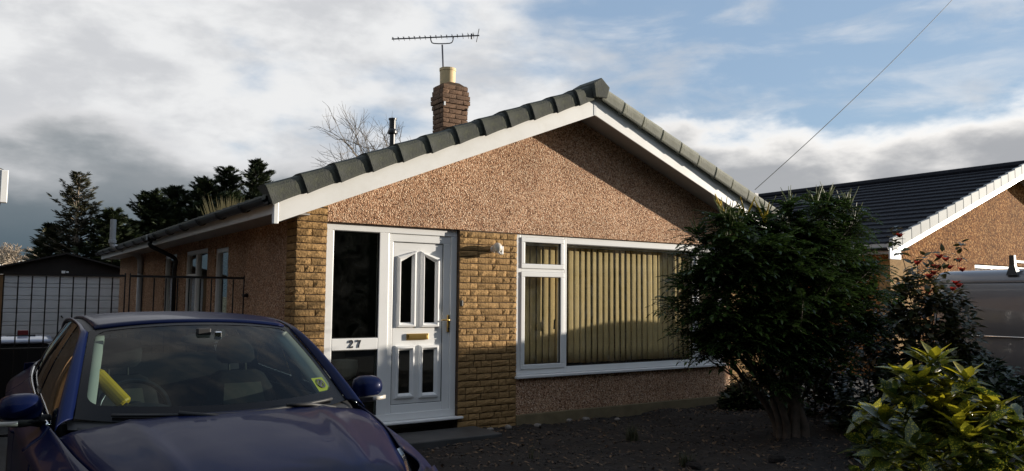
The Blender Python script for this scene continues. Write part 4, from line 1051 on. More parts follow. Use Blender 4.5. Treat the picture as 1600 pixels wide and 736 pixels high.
# ------------------------------------------------------------------ grey van on the drive to the right
M['van'] = plain('grey_van_paint', (0.16, 0.155, 0.16), .30, metal=.3, coat=.7, var=.05)
van = thing('panel_van', 'grey panel van parked behind the red tipped shrub on the right', 'van', (9.50, -1.50, 0))
def van_body():
    # section in (x, z), x 0 = near side; length along -y
    def sec(k=1.0, top=1.97, inset=0.0):
        h = [(.05, .30), (.0, .42), (-.01, .60), (.0, .98), (.012, 1.05), (.005, 1.10), (.015, 1.40), (.045, 1.70), (.075, 1.84)]
        left = [(x+inset, z) for x, z in h]
        return left
    left = sec(); rw = 1.86
    ys = [0, -.03, -.08, -.6, -1.2, -2.0, -2.8, -3.4, -3.9, -4.5, -4.85]
    rows = []
    for y in ys:
        ins = .05*max(0, (y+.08)/.08)**2 if y > -.08 else .10*max(0, (-y-3.8)/1.05)**2
        zt = 1.0 if y > -3.6 else None
        row = []
        for x, z in left: 
            zz = z if y > -3.4 else min(z, interp([(-4.86, .95), (-4.5, 1.02), (-3.9, 1.15), (-3.4, 1.84)], y))
            row.append((x+ins, y, zz))
        row2 = [(rw-x, yy, z) for x, yy, z in row][::-1]
        rows.append((row, row2))
    mb = MB(); mb.grid([r[0] for r in rows], flip=True); mb.grid([r[1] for r in rows], flip=True)
    b = mb.build('side_body', M['van'], van, smooth=True)
    # roof: gutter step then crowned sheet
    rr = []
    for y in ys[:8]:
        ins = .05*max(0, (y+.08)/.08)**2 if y > -.08 else 0
        dz = -.05*max(0, (y+.08)/.08)**2 if y > -.08 else (-.05 if y < -3.3 else 0)
        rr.append([(.085+ins, y, 1.852), (.088+ins, y, 1.90+dz), (.12+ins, y, 1.965+dz), (.20, y, 2.015+dz), (.5, y, 2.055+dz), (.93, y, 2.075+dz), (1.36, y, 2.055+dz), (1.66, y, 2.015+dz), (1.74-ins, y, 1.965+dz), (1.772-ins, y, 1.90+dz), (1.775-ins, y, 1.852)])
    MB().grid(rr, flip=True).build('roof', M['van'], van, smooth=True)
    g = MB(); g.tube([(.078, y, 1.846) for y in (-.05, -3.4)], .008, 6); g.build('gutter_seal', M['rubber'], van)
    g = MB(); g.tube([(rw-.078, y, 1.846) for y in (-.05, -3.4)], .008, 6); g.build('gutter_seal', M['rubber'], van)
    # rear doors
    for a, c in ((.06, .925), (.935, 1.80)):
        d = MB().prism([(a, .35), (c, .35), (c-.02 if c > 1 else c, 1.93), (a+.06 if a < .5 else a, 1.93)], -.005, .02)
        d = d.build('rear_door', M['van'], van, bevel=.02)
        MB().box((a+c)/2-.2, (a+c)/2+.2, .021, .026, 1.25, 1.65).build('window', M['car_tint'], d)
        MB().box(.88 if a < .5 else .945, .915 if a < .5 else .98, .021, .045, .95, 1.1).build('handle', M['trim'], d)
    # front: windscreen and bonnet
    MB().grid([[(.10+1.66*t, -3.38-.03*math.sin(math.pi*t), 1.93) for t in np.linspace(0, 1, 7)], [(.07+1.72*t, -3.95-.12*math.sin(math.pi*t), 1.13) for t in np.linspace(0, 1, 7)]]).build('windscreen', M['car_tint'], van, smooth=True)
    MB().grid([[(.07+1.72*t, -3.95-.10*math.sin(math.pi*t), 1.125) for t in np.linspace(0, 1, 7)], [(.10+1.66*t, -4.45-.12*math.sin(math.pi*t), 1.0) for t in np.linspace(0, 1, 7)], [(.16+1.54*t, -4.86-.10*math.sin(math.pi*t), .86) for t in np.linspace(0, 1, 7)], [(.16+1.54*t, -4.9-.10*math.sin(math.pi*t), .30) for t in np.linspace(0, 1, 7)]]).build('bonnet', M['van'], van, smooth=True)
    MB().box(.03, 1.83, -4.8, -.02, .26, .32).build('floor_pan', M['rubber'], van)
    for x in (.0, 1.86):
        for y in (-.85, -3.95):
            w = MB().lathe([(.19, -.09), (.28, -.095), (.305, -.07), (.305, .07), (.28, .095), (.19, .09)], (0, 0, 0), 24).build('wheel', M['tyre'], van, smooth=True); w.location = (.12 if x < 1 else 1.74, y, .305); w.rotation_euler = (0, math.pi/2, 0)
            MB().lathe([(0, .03), (.18, .06), (.2, .08), (.2, -.08), (0, -.05)], (0, 0, 0), 20).build('rim', M['alloy'], w).rotation_euler = (0, math.pi if x < 1 else 0, 0)
    # side moulding line and roof bar foot
    MB().tube([(-.008, -.12, 1.075), (-.010, -1.45, 1.070), (-.006, -1.55, 1.085), (.0, -1.60, 1.13)], .010, 6).build('side_moulding', M['chrome'], van, smooth=True)
    for y in (-1.12, -2.9):
        bar = MB().box(.10, 1.76, y-.03, y+.03, 2.13, 2.17).build('roof_bar', M['black_plastic'], van, bevel=.006)
        for s, x in ((1, .12), (-1, 1.74)):
            MB().add([(x-.05*s, y-.075, 1.95), (x+.07*s, y-.075, 1.97), (x+.07*s, y+.075, 1.97), (x-.05*s, y+.075, 1.95), (x-.03*s, y-.035, 2.10), (x+.03*s, y-.035, 2.10), (x+.03*s, y+.035, 2.10), (x-.03*s, y+.035, 2.10), (x-.03*s, y-.035, 2.24), (x+.02*s, y-.035, 2.24), (x+.02*s, y+.035, 2.24), (x-.03*s, y+.035, 2.24)],
                     [(0, 1, 5, 4), (1, 2, 6, 5), (2, 3, 7, 6), (3, 0, 4, 7), (4, 5, 9, 8), (5, 6, 10, 9), (6, 7, 11, 10), (7, 4, 8, 11), (8, 9, 10, 11)]).build('bar_foot', M['black_plastic'], bar, recalc=True)
van_body()

# ------------------------------------------------------------------ neighbouring bungalow on the right
nbh = thing('neighbour_bungalow', 'tan pebbledashed bungalow with dark tiled roof and pale verge tiles at right', 'bungalow', (0, 0, 0))
NY = .90; NA, NZ, NS = 18.1, 4.58, .357
def nz(x): return NZ-NS*abs(NA-x)     # lower edge of its barge boards
def right_house():
    MB().prism([(12.55, 2.42), (23.65, 2.42), (23.65, nz(23.65)+.12), (NA, NZ+.12), (12.55, nz(12.55)+.12)], NY, NY+.25).build('gable_wall', M['pebble_tan'], nbh)
    MB().box(13.6, 16.0, NY, NY+.25, 0, 2.418).build('front_wall', M['pebble_tan'], nbh)
    MB().box(12.55, 13.58, NY+.01, NY+.25, 0, 2.418).build('brick_pier', M['brick'], nbh)
    MB().box(20.5, 23.65, NY, NY+.25, 0, 2.418).build('front_wall', M['pebble_tan'], nbh)
    MB().box(16.002, 20.498, NY, NY+.25, 0, 1.2).build('front_wall', M['pebble_tan'], nbh)
    MB().box(12.55, 12.80, NY+.252, 11, 0, 2.75).build('side_wall', M['pebble_tan'], nbh)
    MB().box(23.4, 23.65, NY+.252, 11, 0, 2.75).build('side_wall', M['pebble_tan'], nbh)
    MB().prism([(12.55, 0), (23.65, 0), (23.65, nz(23.65)+.12), (NA, NZ+.12), (12.55, nz(12.55)+.12)], 11.002, 11.2).build('back_wall', M['pebble_tan'], nbh)
    w = MB(); ring(w, 16.01, 20.49, 1.22, 2.41, .08, NY+.05, NY+.12)
    for x in (16.85, 19.6): w.box(x, x+.09, NY+.05, NY+.12, 1.30, 2.33)
    w.box(16.09, 16.85, NY+.05, NY+.12, 2.02, 2.08)
    win = w.build('window_frame', M['upvc'], nbh)
    for a, b in ((16.09, 16.85), (16.94, 19.6), (19.69, 20.41)): MB().box(a, b, NY+.08, NY+.086, 1.3, 2.33).build('pane', M['glass'], win)
    MB().grid([[(16.9+.06*i, NY+.22+.03*(i % 2), z) for i in range(46)] for z in (1.3, 2.35)]).build('net_curtain', plain('net_curtain', (.6, .62, .58), .9), win)
    MB().box(12.81, 23.39, NY+2.5, NY+2.55, 0, 2.6).build('room_partition', M['dark_wall'], nbh)
    YB = NY-.30
    for s in (-1, 1):
        xe = NA+s*5.92
        p = [(xe, nz(xe)), (NA+.003*s, NZ), (NA+.003*s, NZ+.20), (xe, nz(xe)+.20)]
        if s > 0: p = p[::-1]
        MB().prism(p, YB, YB+.02).build('barge_board', M['upvc'], nbh)
        q = [(xe-.03*s, nz(xe)+.02), (NA+.004*s, NZ+.02), (NA+.004*s, NZ+.03), (xe-.03*s, nz(xe)+.03)]
        if s > 0: q = q[::-1]
        MB().prism(q, YB+.022, NY+.02).build('verge_soffit', M['soffit'], nbh)
        q = [(xe+.06*s, nz(xe)+.215), (NA+.001*s, NZ+.215), (NA+.001*s, NZ+.25), (xe+.06*s, nz(xe)+.25)]
        if s > 0: q = q[::-1]
        MB().prism(q, YB+.02, 11.3).build('roof_deck', M['black_plastic'], nbh)
        # courses of flat interlocking tiles, every course a part
        n = 17
        for c in range(n):
            xa = xe+.10*s+(NA-xe-.10*s)*c/n; xb = xe+.10*s+(NA-xe-.10*s)*(c+1)/n
            V = []; Fc = []; k = 34
            for j in range(k):
                ya = YB+.04+j*(11.28-YB)/k; yb_ = ya+(11.28-YB)/k-.006; rs_ = rng.uniform(0, .004)
                o = len(V)
                for x, dz in ((xa, .252), (xa, .300+rs_), (xb, .262+rs_)): V += [(x, ya, nz(x)+dz), (x, yb_, nz(x)+dz)]
                f = [(o, o+1, o+3, o+2), (o+2, o+3, o+5, o+4)]
                Fc += f if s < 0 else [q_[::-1] for q_ in f]
            MB().add(V, Fc).build('tile_course', M['slate_tile'], nbh)
            # pale verge cap at the gable end of every course
            p = [(xa, nz(xa)+.11), (xb+.012*s, nz(xb)+.11), (xb+.012*s, nz(xb)+.33), (xa, nz(xa)+.365)]
            if s > 0: p = p[::-1]
            MB().prism(p, YB-.03, YB+.038).build('verge_cap', M['verge_pale'], nbh, bevel=.006)
    MB().tube([(NA, YB-.03, NZ+.30), (NA, 11.3, NZ+.30)], .10, 8).build('ridge', M['slate_tile'], nbh)
    MB().box(12.10, 12.55, YB+.03, 11, nz(12.3)+.0, nz(12.3)+.02).build('eave_soffit', M['soffit'], nbh)
    MB().box(12.06, 12.09, YB+.025, 11, nz(12.3)-.02, nz(12.3)+.18).build('fascia', M['soffit'], nbh)
    gp = [(-.06*math.cos(a), -.06*math.sin(a)) for a in np.linspace(0, math.pi, 9)]
    MB().grid([[(12.0+p[0], y, nz(12.1)+.17+p[1]) for p in gp] for y in (YB-.01, 11)]).build('gutter', M['black_plastic'], nbh, solid=.004)
    MB().box(11.99, 12.40, YB-.02, YB+.01, nz(12.2)-.10, nz(12.2)+.13).build('barge_end_box', M['upvc'], nbh, bevel=.02)
M['verge_pale'] = plain('pale_verge_cap', (.36, .37, .36), .7, var=.15, per_object=.1)
right_house()

# ------------------------------------------------------------------ neighbouring bungalow on the left: only its eave corner shows
lbh = thing('brick_bungalow', 'corner of the next bungalow with white barge end at the left edge', 'bungalow', (0, 0, 0))
def left_house():
    LX = -2.92
    MB().box(LX-7.4, LX, -.50, 13, 0, 2.40).build('wall', M['brick_wall'], lbh)
    MB().prism([(LX-7.4, 2.402), (LX, 2.402), (LX-3.7, 3.9)], -.50, 13).build('gable_wall', M['pebble'], lbh)
    yb = -.82; xe = -2.56
    p = [(xe, 2.29), (xe, 2.515), (LX-3.7, 2.515+.4*(xe-LX+3.7)), (LX-3.7, 2.29+.4*(xe-LX+3.7))]
    MB().prism(p, yb, yb+.02).build('barge_board', M['upvc'], lbh)
    MB().box(xe-.02, xe+.03, yb-.005, yb+.05, 2.27, 2.52).build('barge_end_box', M['upvc'], lbh, bevel=.006)
    MB().box(xe-.015, xe+.005, yb+.052, 13.2, 2.34, 2.50).build('fascia', M['rubber'], lbh)  # black here stands in for the shade on this fascia
    MB().box(LX, xe-.016, yb+.052, 13.2, 2.35, 2.37).build('eave_soffit', M['soffit'], lbh)
    for s in (1, -1):
        q = [(xe+.0, 2.517), (xe+.0, 2.53), (LX-3.7, 2.53+.4*(xe+.06-LX+3.7)), (LX-3.7, 2.517+.4*(xe+.06-LX+3.7))]
        if s < 0: q = [(2*(LX-3.7)-x, z) for x, z in q][::-1]
        MB().prism(q, yb+.06, 13.2).build('roof', M['tile'], lbh)
def left_sky_blocker():  # unseen upper storey, added to block sky light from the side wall
    x0, x1 = -8.6, -3.35
    d = MB().box(x0, x1, 1.0, 11.5, 2.41, 5.4).build('sky_blocker_dormer', M['slate_tile'], lbh)
    MB().box(x0-.2, x1+.15, .8, 11.7, 5.402, 5.55).build('blocker_roof', M['tile'], d)
    for y in (2.2, 6.2):
        w = MB(); w.box(x1+.001, x1+.05, y, y+1.6, 3.6, 3.68); w.box(x1+.001, x1+.05, y, y+1.6, 4.72, 4.8); w.box(x1+.001, x1+.05, y, y+.08, 3.68, 4.72); w.box(x1+.001, x1+.05, y+1.52, y+1.6, 3.68, 4.72)
        w = w.build('window', M['upvc'], d); MB().box(x1+.01, x1+.02, y+.08, y+1.52, 3.68, 4.72).build('pane', M['door_glass'], w)
M['brick_wall'] = plain('tan_brick_wall', (.26, .15, .07), .9, var=.25, vscale=9, bump=.5, bscale=30)
left_house(); left_sky_blocker()

# ------------------------------------------------------------------ garage at the end of the drive
gar = thing('garage', 'flat fronted garage with white ribbed door and dark gable at the drive end', 'garage', (0, 14.0, 0))
def garage():
    x0, x1 = -2.40, .62
    MB().box(x0, -2.15, 0, .2, 0, 2.03).build('brick_pier', M['brick_wall'], gar); MB().box(.36, x1, 0, .2, 0, 2.03).build('brick_pier', M['brick_wall'], gar)
    MB().box(x0, x0+.15, .202, 5.4, 0, 2.05).build('side_wall', M['concrete'], gar); MB().box(x1-.15, x1, .202, 5.4, 0, 2.05).build('side_wall', M['concrete'], gar)
    MB().prism([(x0-.15, 2.035), (x1+.15, 2.035), (x1+.15, 2.14), (-.90, 2.50), (x0-.15, 2.10)], -.05, .10).build('gable_board', M['dark_timber'], gar)
    for s in (-1, 1):
        xe = x0-.3 if s < 0 else x1+.3
        q = [(xe, 2.06), (-.90, 2.54), (-.90, 2.58), (xe, 2.10)]
        if s > 0: q = q[::-1]
        MB().prism(q, -.22, 5.6).build('roof_sheet', M['dark_timber'], gar)
    dr = MB().box(-2.148, .358, .06, .10, .02, 2.03).build('garage_door', M['garage_white'], gar)
    z = .04; k = 0
    while z < 2.0:
        h = (.19 if k % 2 == 0 else .085); MB().box(-2.14, .35, .03, .0595, z, min(z+h, 2.02)).build('panel', M['garage_white'], dr, bevel=.006); z += h+.012; k += 1
    MB().tube([(-.93, .03, 1.05), (-.93, -.02, 1.05), (-.90, -.02, 1.0)], .015, 6).build('handle', M['rubber'], dr)
    MB().box(-.98, -.90, -.10, -.06, 2.08, 2.14).build('lamp', M['upvc'], gar)
    MB().box(-.88, -.83, -.09, -.06, 2.09, 2.13).build('lamp', M['upvc'], gar)
M['dark_timber'] = plain('dark_roofing', (.022, .018, .016), .9, var=.2)
M['garage_white'] = plain('white_garage_steel', (.66, .68, .70), .35, var=.06)
garage()
# chest behind the gate, sky reflection put into its lid colour
bx = thing('storage_chest', 'dark storage chest with lid coloured like reflected sky behind the gate', 'chest', (-2.15, 4.3, 0))
MB().box(-.32, .30, -.25, .45, 0, .93).build('body', M['black_plastic'], bx, bevel=.02)
rows = [[(-.34+.66*t, y, .945+.05*math.sin(math.pi*(y+.3)/.8)) for t in np.linspace(0, 1, 7)] for y in np.linspace(-.30, .50, 9)]
MB().grid(rows).build('lid', plain('sky_tint_lid', (.45, .50, .62), .15), bx, smooth=True, solid=.03)
rb_ = MB().box(-2.20, -2.08, 4.38, 4.5, 1.012, 1.10).build('red_box', plain('dull_red', (.18, .015, .015), .5), None, bevel=.01); tag(rb_, 'small dull red box lying on the pale chest lid', 'box')
tl = MB().tube([(-2.32, 4.40, 1.02), (-2.0, 4.36, 1.03)], .014, 6).build('tool_handle', M['rubber'], None); tag(tl, 'thin dark tool handle lying on the pale chest lid', 'tool')

# ------------------------------------------------------------------ iron gates across the drive
GY = 1.77
def gate(xa, xb, label, px0, n):
    g = thing('iron_gate', label, 'gate', (0, GY, 0), group='pair of iron drive gates')
    MB().box(xa, xb, -.012, .012, 1.775, 1.80).build('top_rail', M['iron'], g); MB().box(xa, xb, -.012, .012, .12, .15).build('bottom_rail', M['iron'], g)
    MB().box(xa, xb, -.010, .010, 1.0, 1.02).build('middle_rail', M['iron'], g)
    for i in range(n):
        x = xa+(xb-xa)*i/(n-1)
        MB().box(x-.0065, x+.0065, -.0065, .0065, .08, 1.77 if 0 < i < n-1 else 1.82).build('bar', M['iron'], g)
    return g
g1 = gate(-2.455, -1.32, 'left black iron railing gate in front of the white garage door', 0, 10)
g2 = gate(-1.27, -.02, 'right black iron railing gate beside the bungalow side wall', 0, 11)
MB().box(-.03, .06, -.02, .02, 1.56, 1.60).build('latch', M['iron'], g2); MB().tube([(-.02, -.03, 1.58), (.0, -.06, 1.60)], .012, 6).build('latch_handle', M['iron'], g2)
gp_ = MB().box(-2.60, -2.50, GY-.05, GY+.05, 0, 1.9).build('gate_post', M['iron'], None); tag(gp_, 'black gate post at the left edge of the drive', 'post')

# ------------------------------------------------------------------ unseen belt of trees, added to cut sky fill and darken reflections
def sky_blocker_belt():
    r = np.random.default_rng(77); xs = np.linspace(-60, 26, 210); prof = [(0, 0), (.5, .12), (.7, .3), (.5, .55), (0, .78), (-.9, .95), (-2.2, 1.0), (-3.4, .85), (-3.6, 0)]
    rows = []
    for i, x in enumerate(xs):
        h = 13.0*(1+.10*math.sin(x*.55)+.07*math.sin(x*1.3+1))
        rows.append([(x+r.normal(0, .15), -18.5+y+r.normal(0, .3)+.35*math.sin(x*2.1), max(0, z*h+r.normal(0, .3)*(z > .1))) for y, z in prof])
    o = MB().grid(rows).build('sky_blocker_belt', plain('sky_blocker_leaf', (.022, .034, .014), .9, var=.5, vscale=3, bump=1.0, bscale=8), None); tag(o, 'unseen belt of trees added across the road to cut the sky light', 'trees', kind='stuff')
sky_blocker_belt()

# ------------------------------------------------------------------ plants
def basis(d, up):
    """(n,3) directions and ups -> rotation matrices with columns x=dir, y=side, z=normal"""
    d = d/np.linalg.norm(d, axis=1)[:, None]; s = np.cross(up, d); s /= (np.linalg.norm(s, axis=1)[:, None]+1e-9); n = np.cross(d, s)
    return np.stack([d, s, n], -1)
def unit(v): return v/(np.linalg.norm(v, axis=-1, keepdims=True)+1e-9)
def leaf_tpl(w=.3, fold=.08, curl=.12):
    """leaf of length 1 along x, folded along its midrib"""
    xs = [0, .25, .6, 1.0]; ws_ = [.06, w, w*.85, .0]
    V = []
    for x, h in zip(xs, ws_): V += [(x, -h, fold*(h/w)-curl*x*x), (x, 0, -curl*x*x), (x, h, fold*(h/w)-curl*x*x)]
    Fq = []
    for i in range(3):
        o = i*3; Fq += [(o, o+3, o+4, o+1), (o+1, o+4, o+5, o+2)]
    return np.array(V), np.array(Fq)
LV, LF = leaf_tpl()

def mahonia():
    r = np.random.default_rng(42)
    root = thing('mahonia_bush', 'tall dark mahonia bush with feathery leaves and bare trunks before the window', 'bush', (4.86, -2.32, .0))
    root.scale = (.87, .90, .965)
    base = np.array([0, 0, 0.05]); tips = []
    # crown: lobes measured in bush coordinates
    lobes = [((-.05, .0, 2.25), (.60, .5, .50)), ((-.75, .05, 2.12), (.95, .55, .55)), ((.62, -.05, 2.15), (.80, .6, .70)), ((1.0, .0, 1.60), (.70, .6, .60)), ((-.15, -.1, 1.75), (1.0, .6, .65)), ((-1.0, .1, 1.55), (.80, .5, .50)), ((.25, -.15, 1.25), (.80, .50, .40)), ((.95, .1, 2.55), (.38, .35, .38)), ((-.55, -.05, .95), (.50, .4, .35)), ((.15, -.15, .98), (.55, .4, .30)), ((-1.05, .1, 1.15), (.4, .4, .35))]
    cen = []; 
    vol = np.array([np.prod(l[1]) for l in lobes]); 
    for k in range(470):
        l = lobes[r.choice(len(lobes), p=vol/vol.sum())]; d = unit(r.normal(size=3)); q = d*np.array(l[1])*r.uniform(.35, 1.0)**.45
        cen.append(np.array(l[0])+q)
    cen = np.array(cen)
    # trunks
    for k in range(9):
        a = k*.7; b0 = np.array([.19*math.cos(a), .15*math.sin(a), -.05]); e = cen[r.choice(len(cen), 1)[0]]; e = np.array([e[0]*.75, e[1]*.6, max(e[2]*.85, 1.2)])
        mid = b0*1.1+np.array([e[0]*.18, e[1]*.18, .55]); m2 = b0*.6+np.array([e[0]*.55, e[1]*.55, e[2]*.62])
        pts = smoothpath([b0, b0*1.05+np.array([r.normal(0, .02), r.normal(0, .02), .25]), mid, m2, e], 4)
        MB().tube(pts, list(np.linspace(r.uniform(.050, .085), .018, len(pts))), 8).build('trunk', M['bark'], root, smooth=True)
    tw = MB()
    for c in cen[::3]:
        s = np.array([c[0]*.6, c[1]*.6, c[2]-.45]); tw.tube([s, (s+c)/2+r.normal(0, .04, 3), c], [.012, .009, .006], 4, cap=False)
    o = tw.build('twigs', M['bark'], root); o['kind'] = 'stuff'
    D = []; Uu = []; P = []; S = []; rach = MB(); RV = []
    for c in cen:
        n = r.integers(11, 16); a0 = r.uniform(0, 6.28); out = unit(np.array([c[0]*.55, c[1]*.8, .0])+1e-3)
        for i in range(n):
            a = a0+i*2*math.pi/n*1.0+r.normal(0, .15); el = r.uniform(-.25, .75)
            d = unit(np.array([math.cos(a)*math.cos(el), math.sin(a)*math.cos(el), math.sin(el)])+out*.25)
            L_ = r.uniform(.22, .36); droop = r.uniform(.25, .6); up = unit(np.array([0, 0, 1])-d*d[2]); sd_ = np.cross(up, d)
            m_ = 8
            for j in range(1, m_+1):
                t = j/m_; p = c+d*L_*t+np.array([0, 0, -droop*L_*t*t*.6]); tang = unit(d+np.array([0, 0, -droop*t*1.2]))
                ll = .075*(1-.35*abs(t-.5)*2)*r.uniform(.85, 1.15)
                for s in (-1, 1):
                    D.append(unit(tang*.55+sd_*s*.9+np.array([0, 0, r.uniform(-.05, .35)]))); Uu.append(up); P.append(p); S.append(ll)
            D.append(tang); Uu.append(up); P.append(p); S.append(.08)
            q0 = c; q1 = c+d*L_*.5+np.array([0, 0, -droop*L_*.25*.6]); q2 = p; w_ = sd_*.003
            RV += [q0-w_, q0+w_, q1-w_, q1+w_, q2-w_*.4, q2+w_*.4]
    D = np.array(D); Uu = np.array(Uu); P = np.array(P); S = np.array(S)
    Bm = basis(D, Uu)*S[:, None, None]
    V, Fq = leaf_tpl(.24, .05, .10); V = np.array([V[0+1], V[3], V[4], V[5], V[6], V[7], V[8], V[10]]); Fq = np.array([(0, 1, 2, 0), (0, 2, 3, 0)])
    Vt = np.array([(0, 0, 0), (.3, -.22, .05), (.35, 0, -.02), (.3, .22, .05), (.7, -.16, .02), (1, 0, -.10), (.7, .16, .02)])
    Ft = np.array([(0, 1, 2), (0, 2, 3), (1, 4, 2), (2, 4, 5), (2, 5, 6), (2, 6, 3)])
    vv, ff = instances(Vt, Ft, Bm, P)
    mt = leaf_mat('mahonia_leaf', (.018, .038, .010), (.055, .095, .022), .26, .25)
    o = link('foliage', np_mesh('foliage', vv, ff), mt, root); o['kind'] = 'stuff'
    RV = np.array(RV).reshape(-1, 6, 3); k = len(RV); f = np.array([(0, 1, 3, 2), (2, 3, 5, 4)]); ff = (f[None]+(np.arange(k)*6)[:, None, None]).reshape(-1, 4)
    o = link('leaf_stalks', np_mesh('leaf_stalks', RV.reshape(-1, 3), ff), plain('leaf_stalk', (.06, .075, .025), .6), root); o['kind'] = 'stuff'
    # flower spikes at the top
    top = sorted(range(len(cen)), key=lambda i: -(cen[i][2]+.25*abs(cen[i][0]+.1)))[:46]
    sp1 = MB(); sp2 = MB()
    for k, i in enumerate(top):
        c = cen[i]; yel = (c[0] < -.25 and k % 4 == 0)
        for j in range(r.integers(5, 9)):
            a = r.uniform(0, 6.28); t = np.array([math.cos(a)*.35, math.sin(a)*.35, 1.0]); L_ = r.uniform(.15, .28)
            pts = [c+t*L_*u+np.array([math.cos(a), math.sin(a), 0])*.03*u*u for u in (0, .5, 1)]
            (sp2 if yel else sp1).tube(pts, [.007, .0075, .003] if not yel else [.012, .013, .006], 5, cap=False)
    o = sp1.build('flower_spikes', leaf_mat('green_flower_bud', (.10, .13, .03), (.17, .19, .04), .5, .3), root); o['kind'] = 'stuff'
    o = sp2.build('flower_spikes', leaf_mat('yellow_flower', (.55, .38, .02), (.70, .52, .03), .5, .3), root); o['kind'] = 'stuff'
    tag(o, 'bright yellow flower spikes')
mahonia()

def leafy(name, label, loc, seed, clumps, nper, size, mat, stems, bark, width=.3, extra=None, cat='shrub', group=None, upness=.5):
    """shrub with clumps of simple leaves at the ends of twigs; clumps = list of (centre, spread)"""
    r = np.random.default_rng(seed); root = thing(name, label, cat, loc, group=group)
    D = []; P = []; S = []; V, Fq = leaf_tpl(width, .07, .18)
    for c in clumps:
        c = np.array(c); n = r.integers(nper[0], nper[1]+1); a0 = r.uniform(0, 6.28)
        for i in range(n):
            a = a0+i*2.4; el = upness+r.normal(0, .3)-.9*(i/n); d = np.array([math.cos(a)*math.cos(el), math.sin(a)*math.cos(el), math.sin(el)])
            D.append(d); P.append(c+d*.015+np.array([0, 0, -.07*i/n])); S.append(r.uniform(*size))
    D = np.array(D); up = np.tile(np.array([0, 0, 1.0]), (len(D), 1))+r.normal(0, .25, (len(D), 3))
    vv, ff = instances(V, Fq, basis(D, up)*np.array(S)[:, None, None], np.array(P))
    o = link('foliage', np_mesh('foliage', vv, ff, True), mat, root); o['kind'] = 'stuff'
    for k in range(stems):
        cl = np.array(clumps[r.integers(len(clumps))]); b = np.array([r.normal(0, .06), r.normal(0, .06), -.02]); mid = b*1.4+np.array([cl[0]*.35, cl[1]*.35, cl[2]*.5])
        MB().tube(smoothpath([b, mid, cl*np.array([.92, .92, .97])], 4), list(np.linspace(.016, .004, 9)), 6).build('stem', bark, root, smooth=True)
    return root
def dome(r, n, rad_, h, z0=.2, pw=.5):
    out = []
    for i in range(n):
        d = unit(r.normal(size=3)); d[2] = abs(d[2]); q = r.uniform(.25, 1)**pw; out.append((d[0]*rad_[0]*q, d[1]*rad_[1]*q, z0+d[2]*h*q))
    return out
# spotted laurel in the right foreground
ra = np.random.default_rng(17)
cl = dome(ra, 150, (.56, .52), 1.02, .22, .3)
auc = leafy('spotted_laurel', 'yellow spotted laurel shrub with lit leaf tips in the right foreground', (1.88, -5.52, 0), 8, [c for c in cl], (8, 11), (.12, .18), leaf_mat('aucuba_leaf', (.026, .048, .010), (.065, .085, .012), .28, .28, spots=(.34, .31, .03)), 10, M['bark_dark'], .24)
tipc = [c for c in cl if c[2] > .85][:20]  # top clumps get yellow leaves, sunlight put into their colour
V, Fq = leaf_tpl(.25, .07, .10); D = []; P = []
for c in tipc:
    for i in range(5):
        a = i*1.9+c[0]*9; D.append((math.cos(a)*.8, math.sin(a)*.8, .35+.18*i)); P.append((c[0], c[1], c[2]+.02))
vv, ff = instances(V, Fq, basis(np.array(D), np.tile([0.1, 0.2, 1.0], (len(D), 1)))*.14, np.array(P))
o = link('sunlit_leaves', np_mesh('sunlit_leaves', vv, ff, True), leaf_mat('aucuba_sunlit_leaf', (.16, .16, .014), (.42, .36, .02), .3, .42, spots=(.50, .44, .03)), auc); o['kind'] = 'stuff'; tag(o, 'top leaves of the laurel coloured yellow as if sunlit')
# red tipped photinia
rp_ = np.random.default_rng(23)
cl = [c for c in dome(rp_, 400, (1.0, .6), 1.38, .70, .5)]+[(-.55, 0, 2.48), (-.50, .05, 2.35), (-.45, 0, 2.2), (1.02, -.02, 2.36), (.98, 0, 2.2), (1.25, .1, 1.75), (1.35, 0, 1.5), (.35, -.1, 2.2), (.1, 0, 2.15), (-.2, 0, 2.05)]
pho = leafy('photinia_shrub', 'loose leggy shrub with red leaf tips in front of the grey van', (7.25, -2.55, 0), 5, cl, (6, 10), (.08, .125), leaf_mat('photinia_leaf', (.022, .038, .012), (.075, .060, .020), .35, .2), 26, M['bark_dark'], .30)
red = []
for x, y, z in [(-.25, -.1, 2.02), (.0, -.2, 1.98), (.25, -.2, 2.08), (.30, -.22, 1.98), (-.05, -.2, 1.9), (.28, -.3, 1.78), (-.45, 0, 2.36), (-.2, -.2, 1.66), (.55, -.2, 1.75), (1.0, 0, 2.1), (-.35, -.3, 1.85), (.1, -.35, 1.7), (.45, -.3, 1.95), (-.1, -.3, 2.1)]:
    red.append((x, y, z))
V, Fq = leaf_tpl(.28, .07, .15); D = []; P = []
for c in red:
    for i in range(6):
        a = i*2.4+c[0]*7; D.append((math.cos(a)*.6, math.sin(a)*.6, .75)); P.append(c)
vv, ff = instances(V, Fq, basis(np.array(D), np.tile([0.1, 0.2, 1.0], (len(D), 1)))*.085, np.array(P))
tag(link('red_leaves', np_mesh('red_leaves', vv, ff, True), leaf_mat('photinia_red_leaf', (.30, .025, .02), (.42, .06, .04), .35, .3), pho), 'bright red young leaves'); bpy.data.objects['red_leaves']['kind'] = 'stuff'
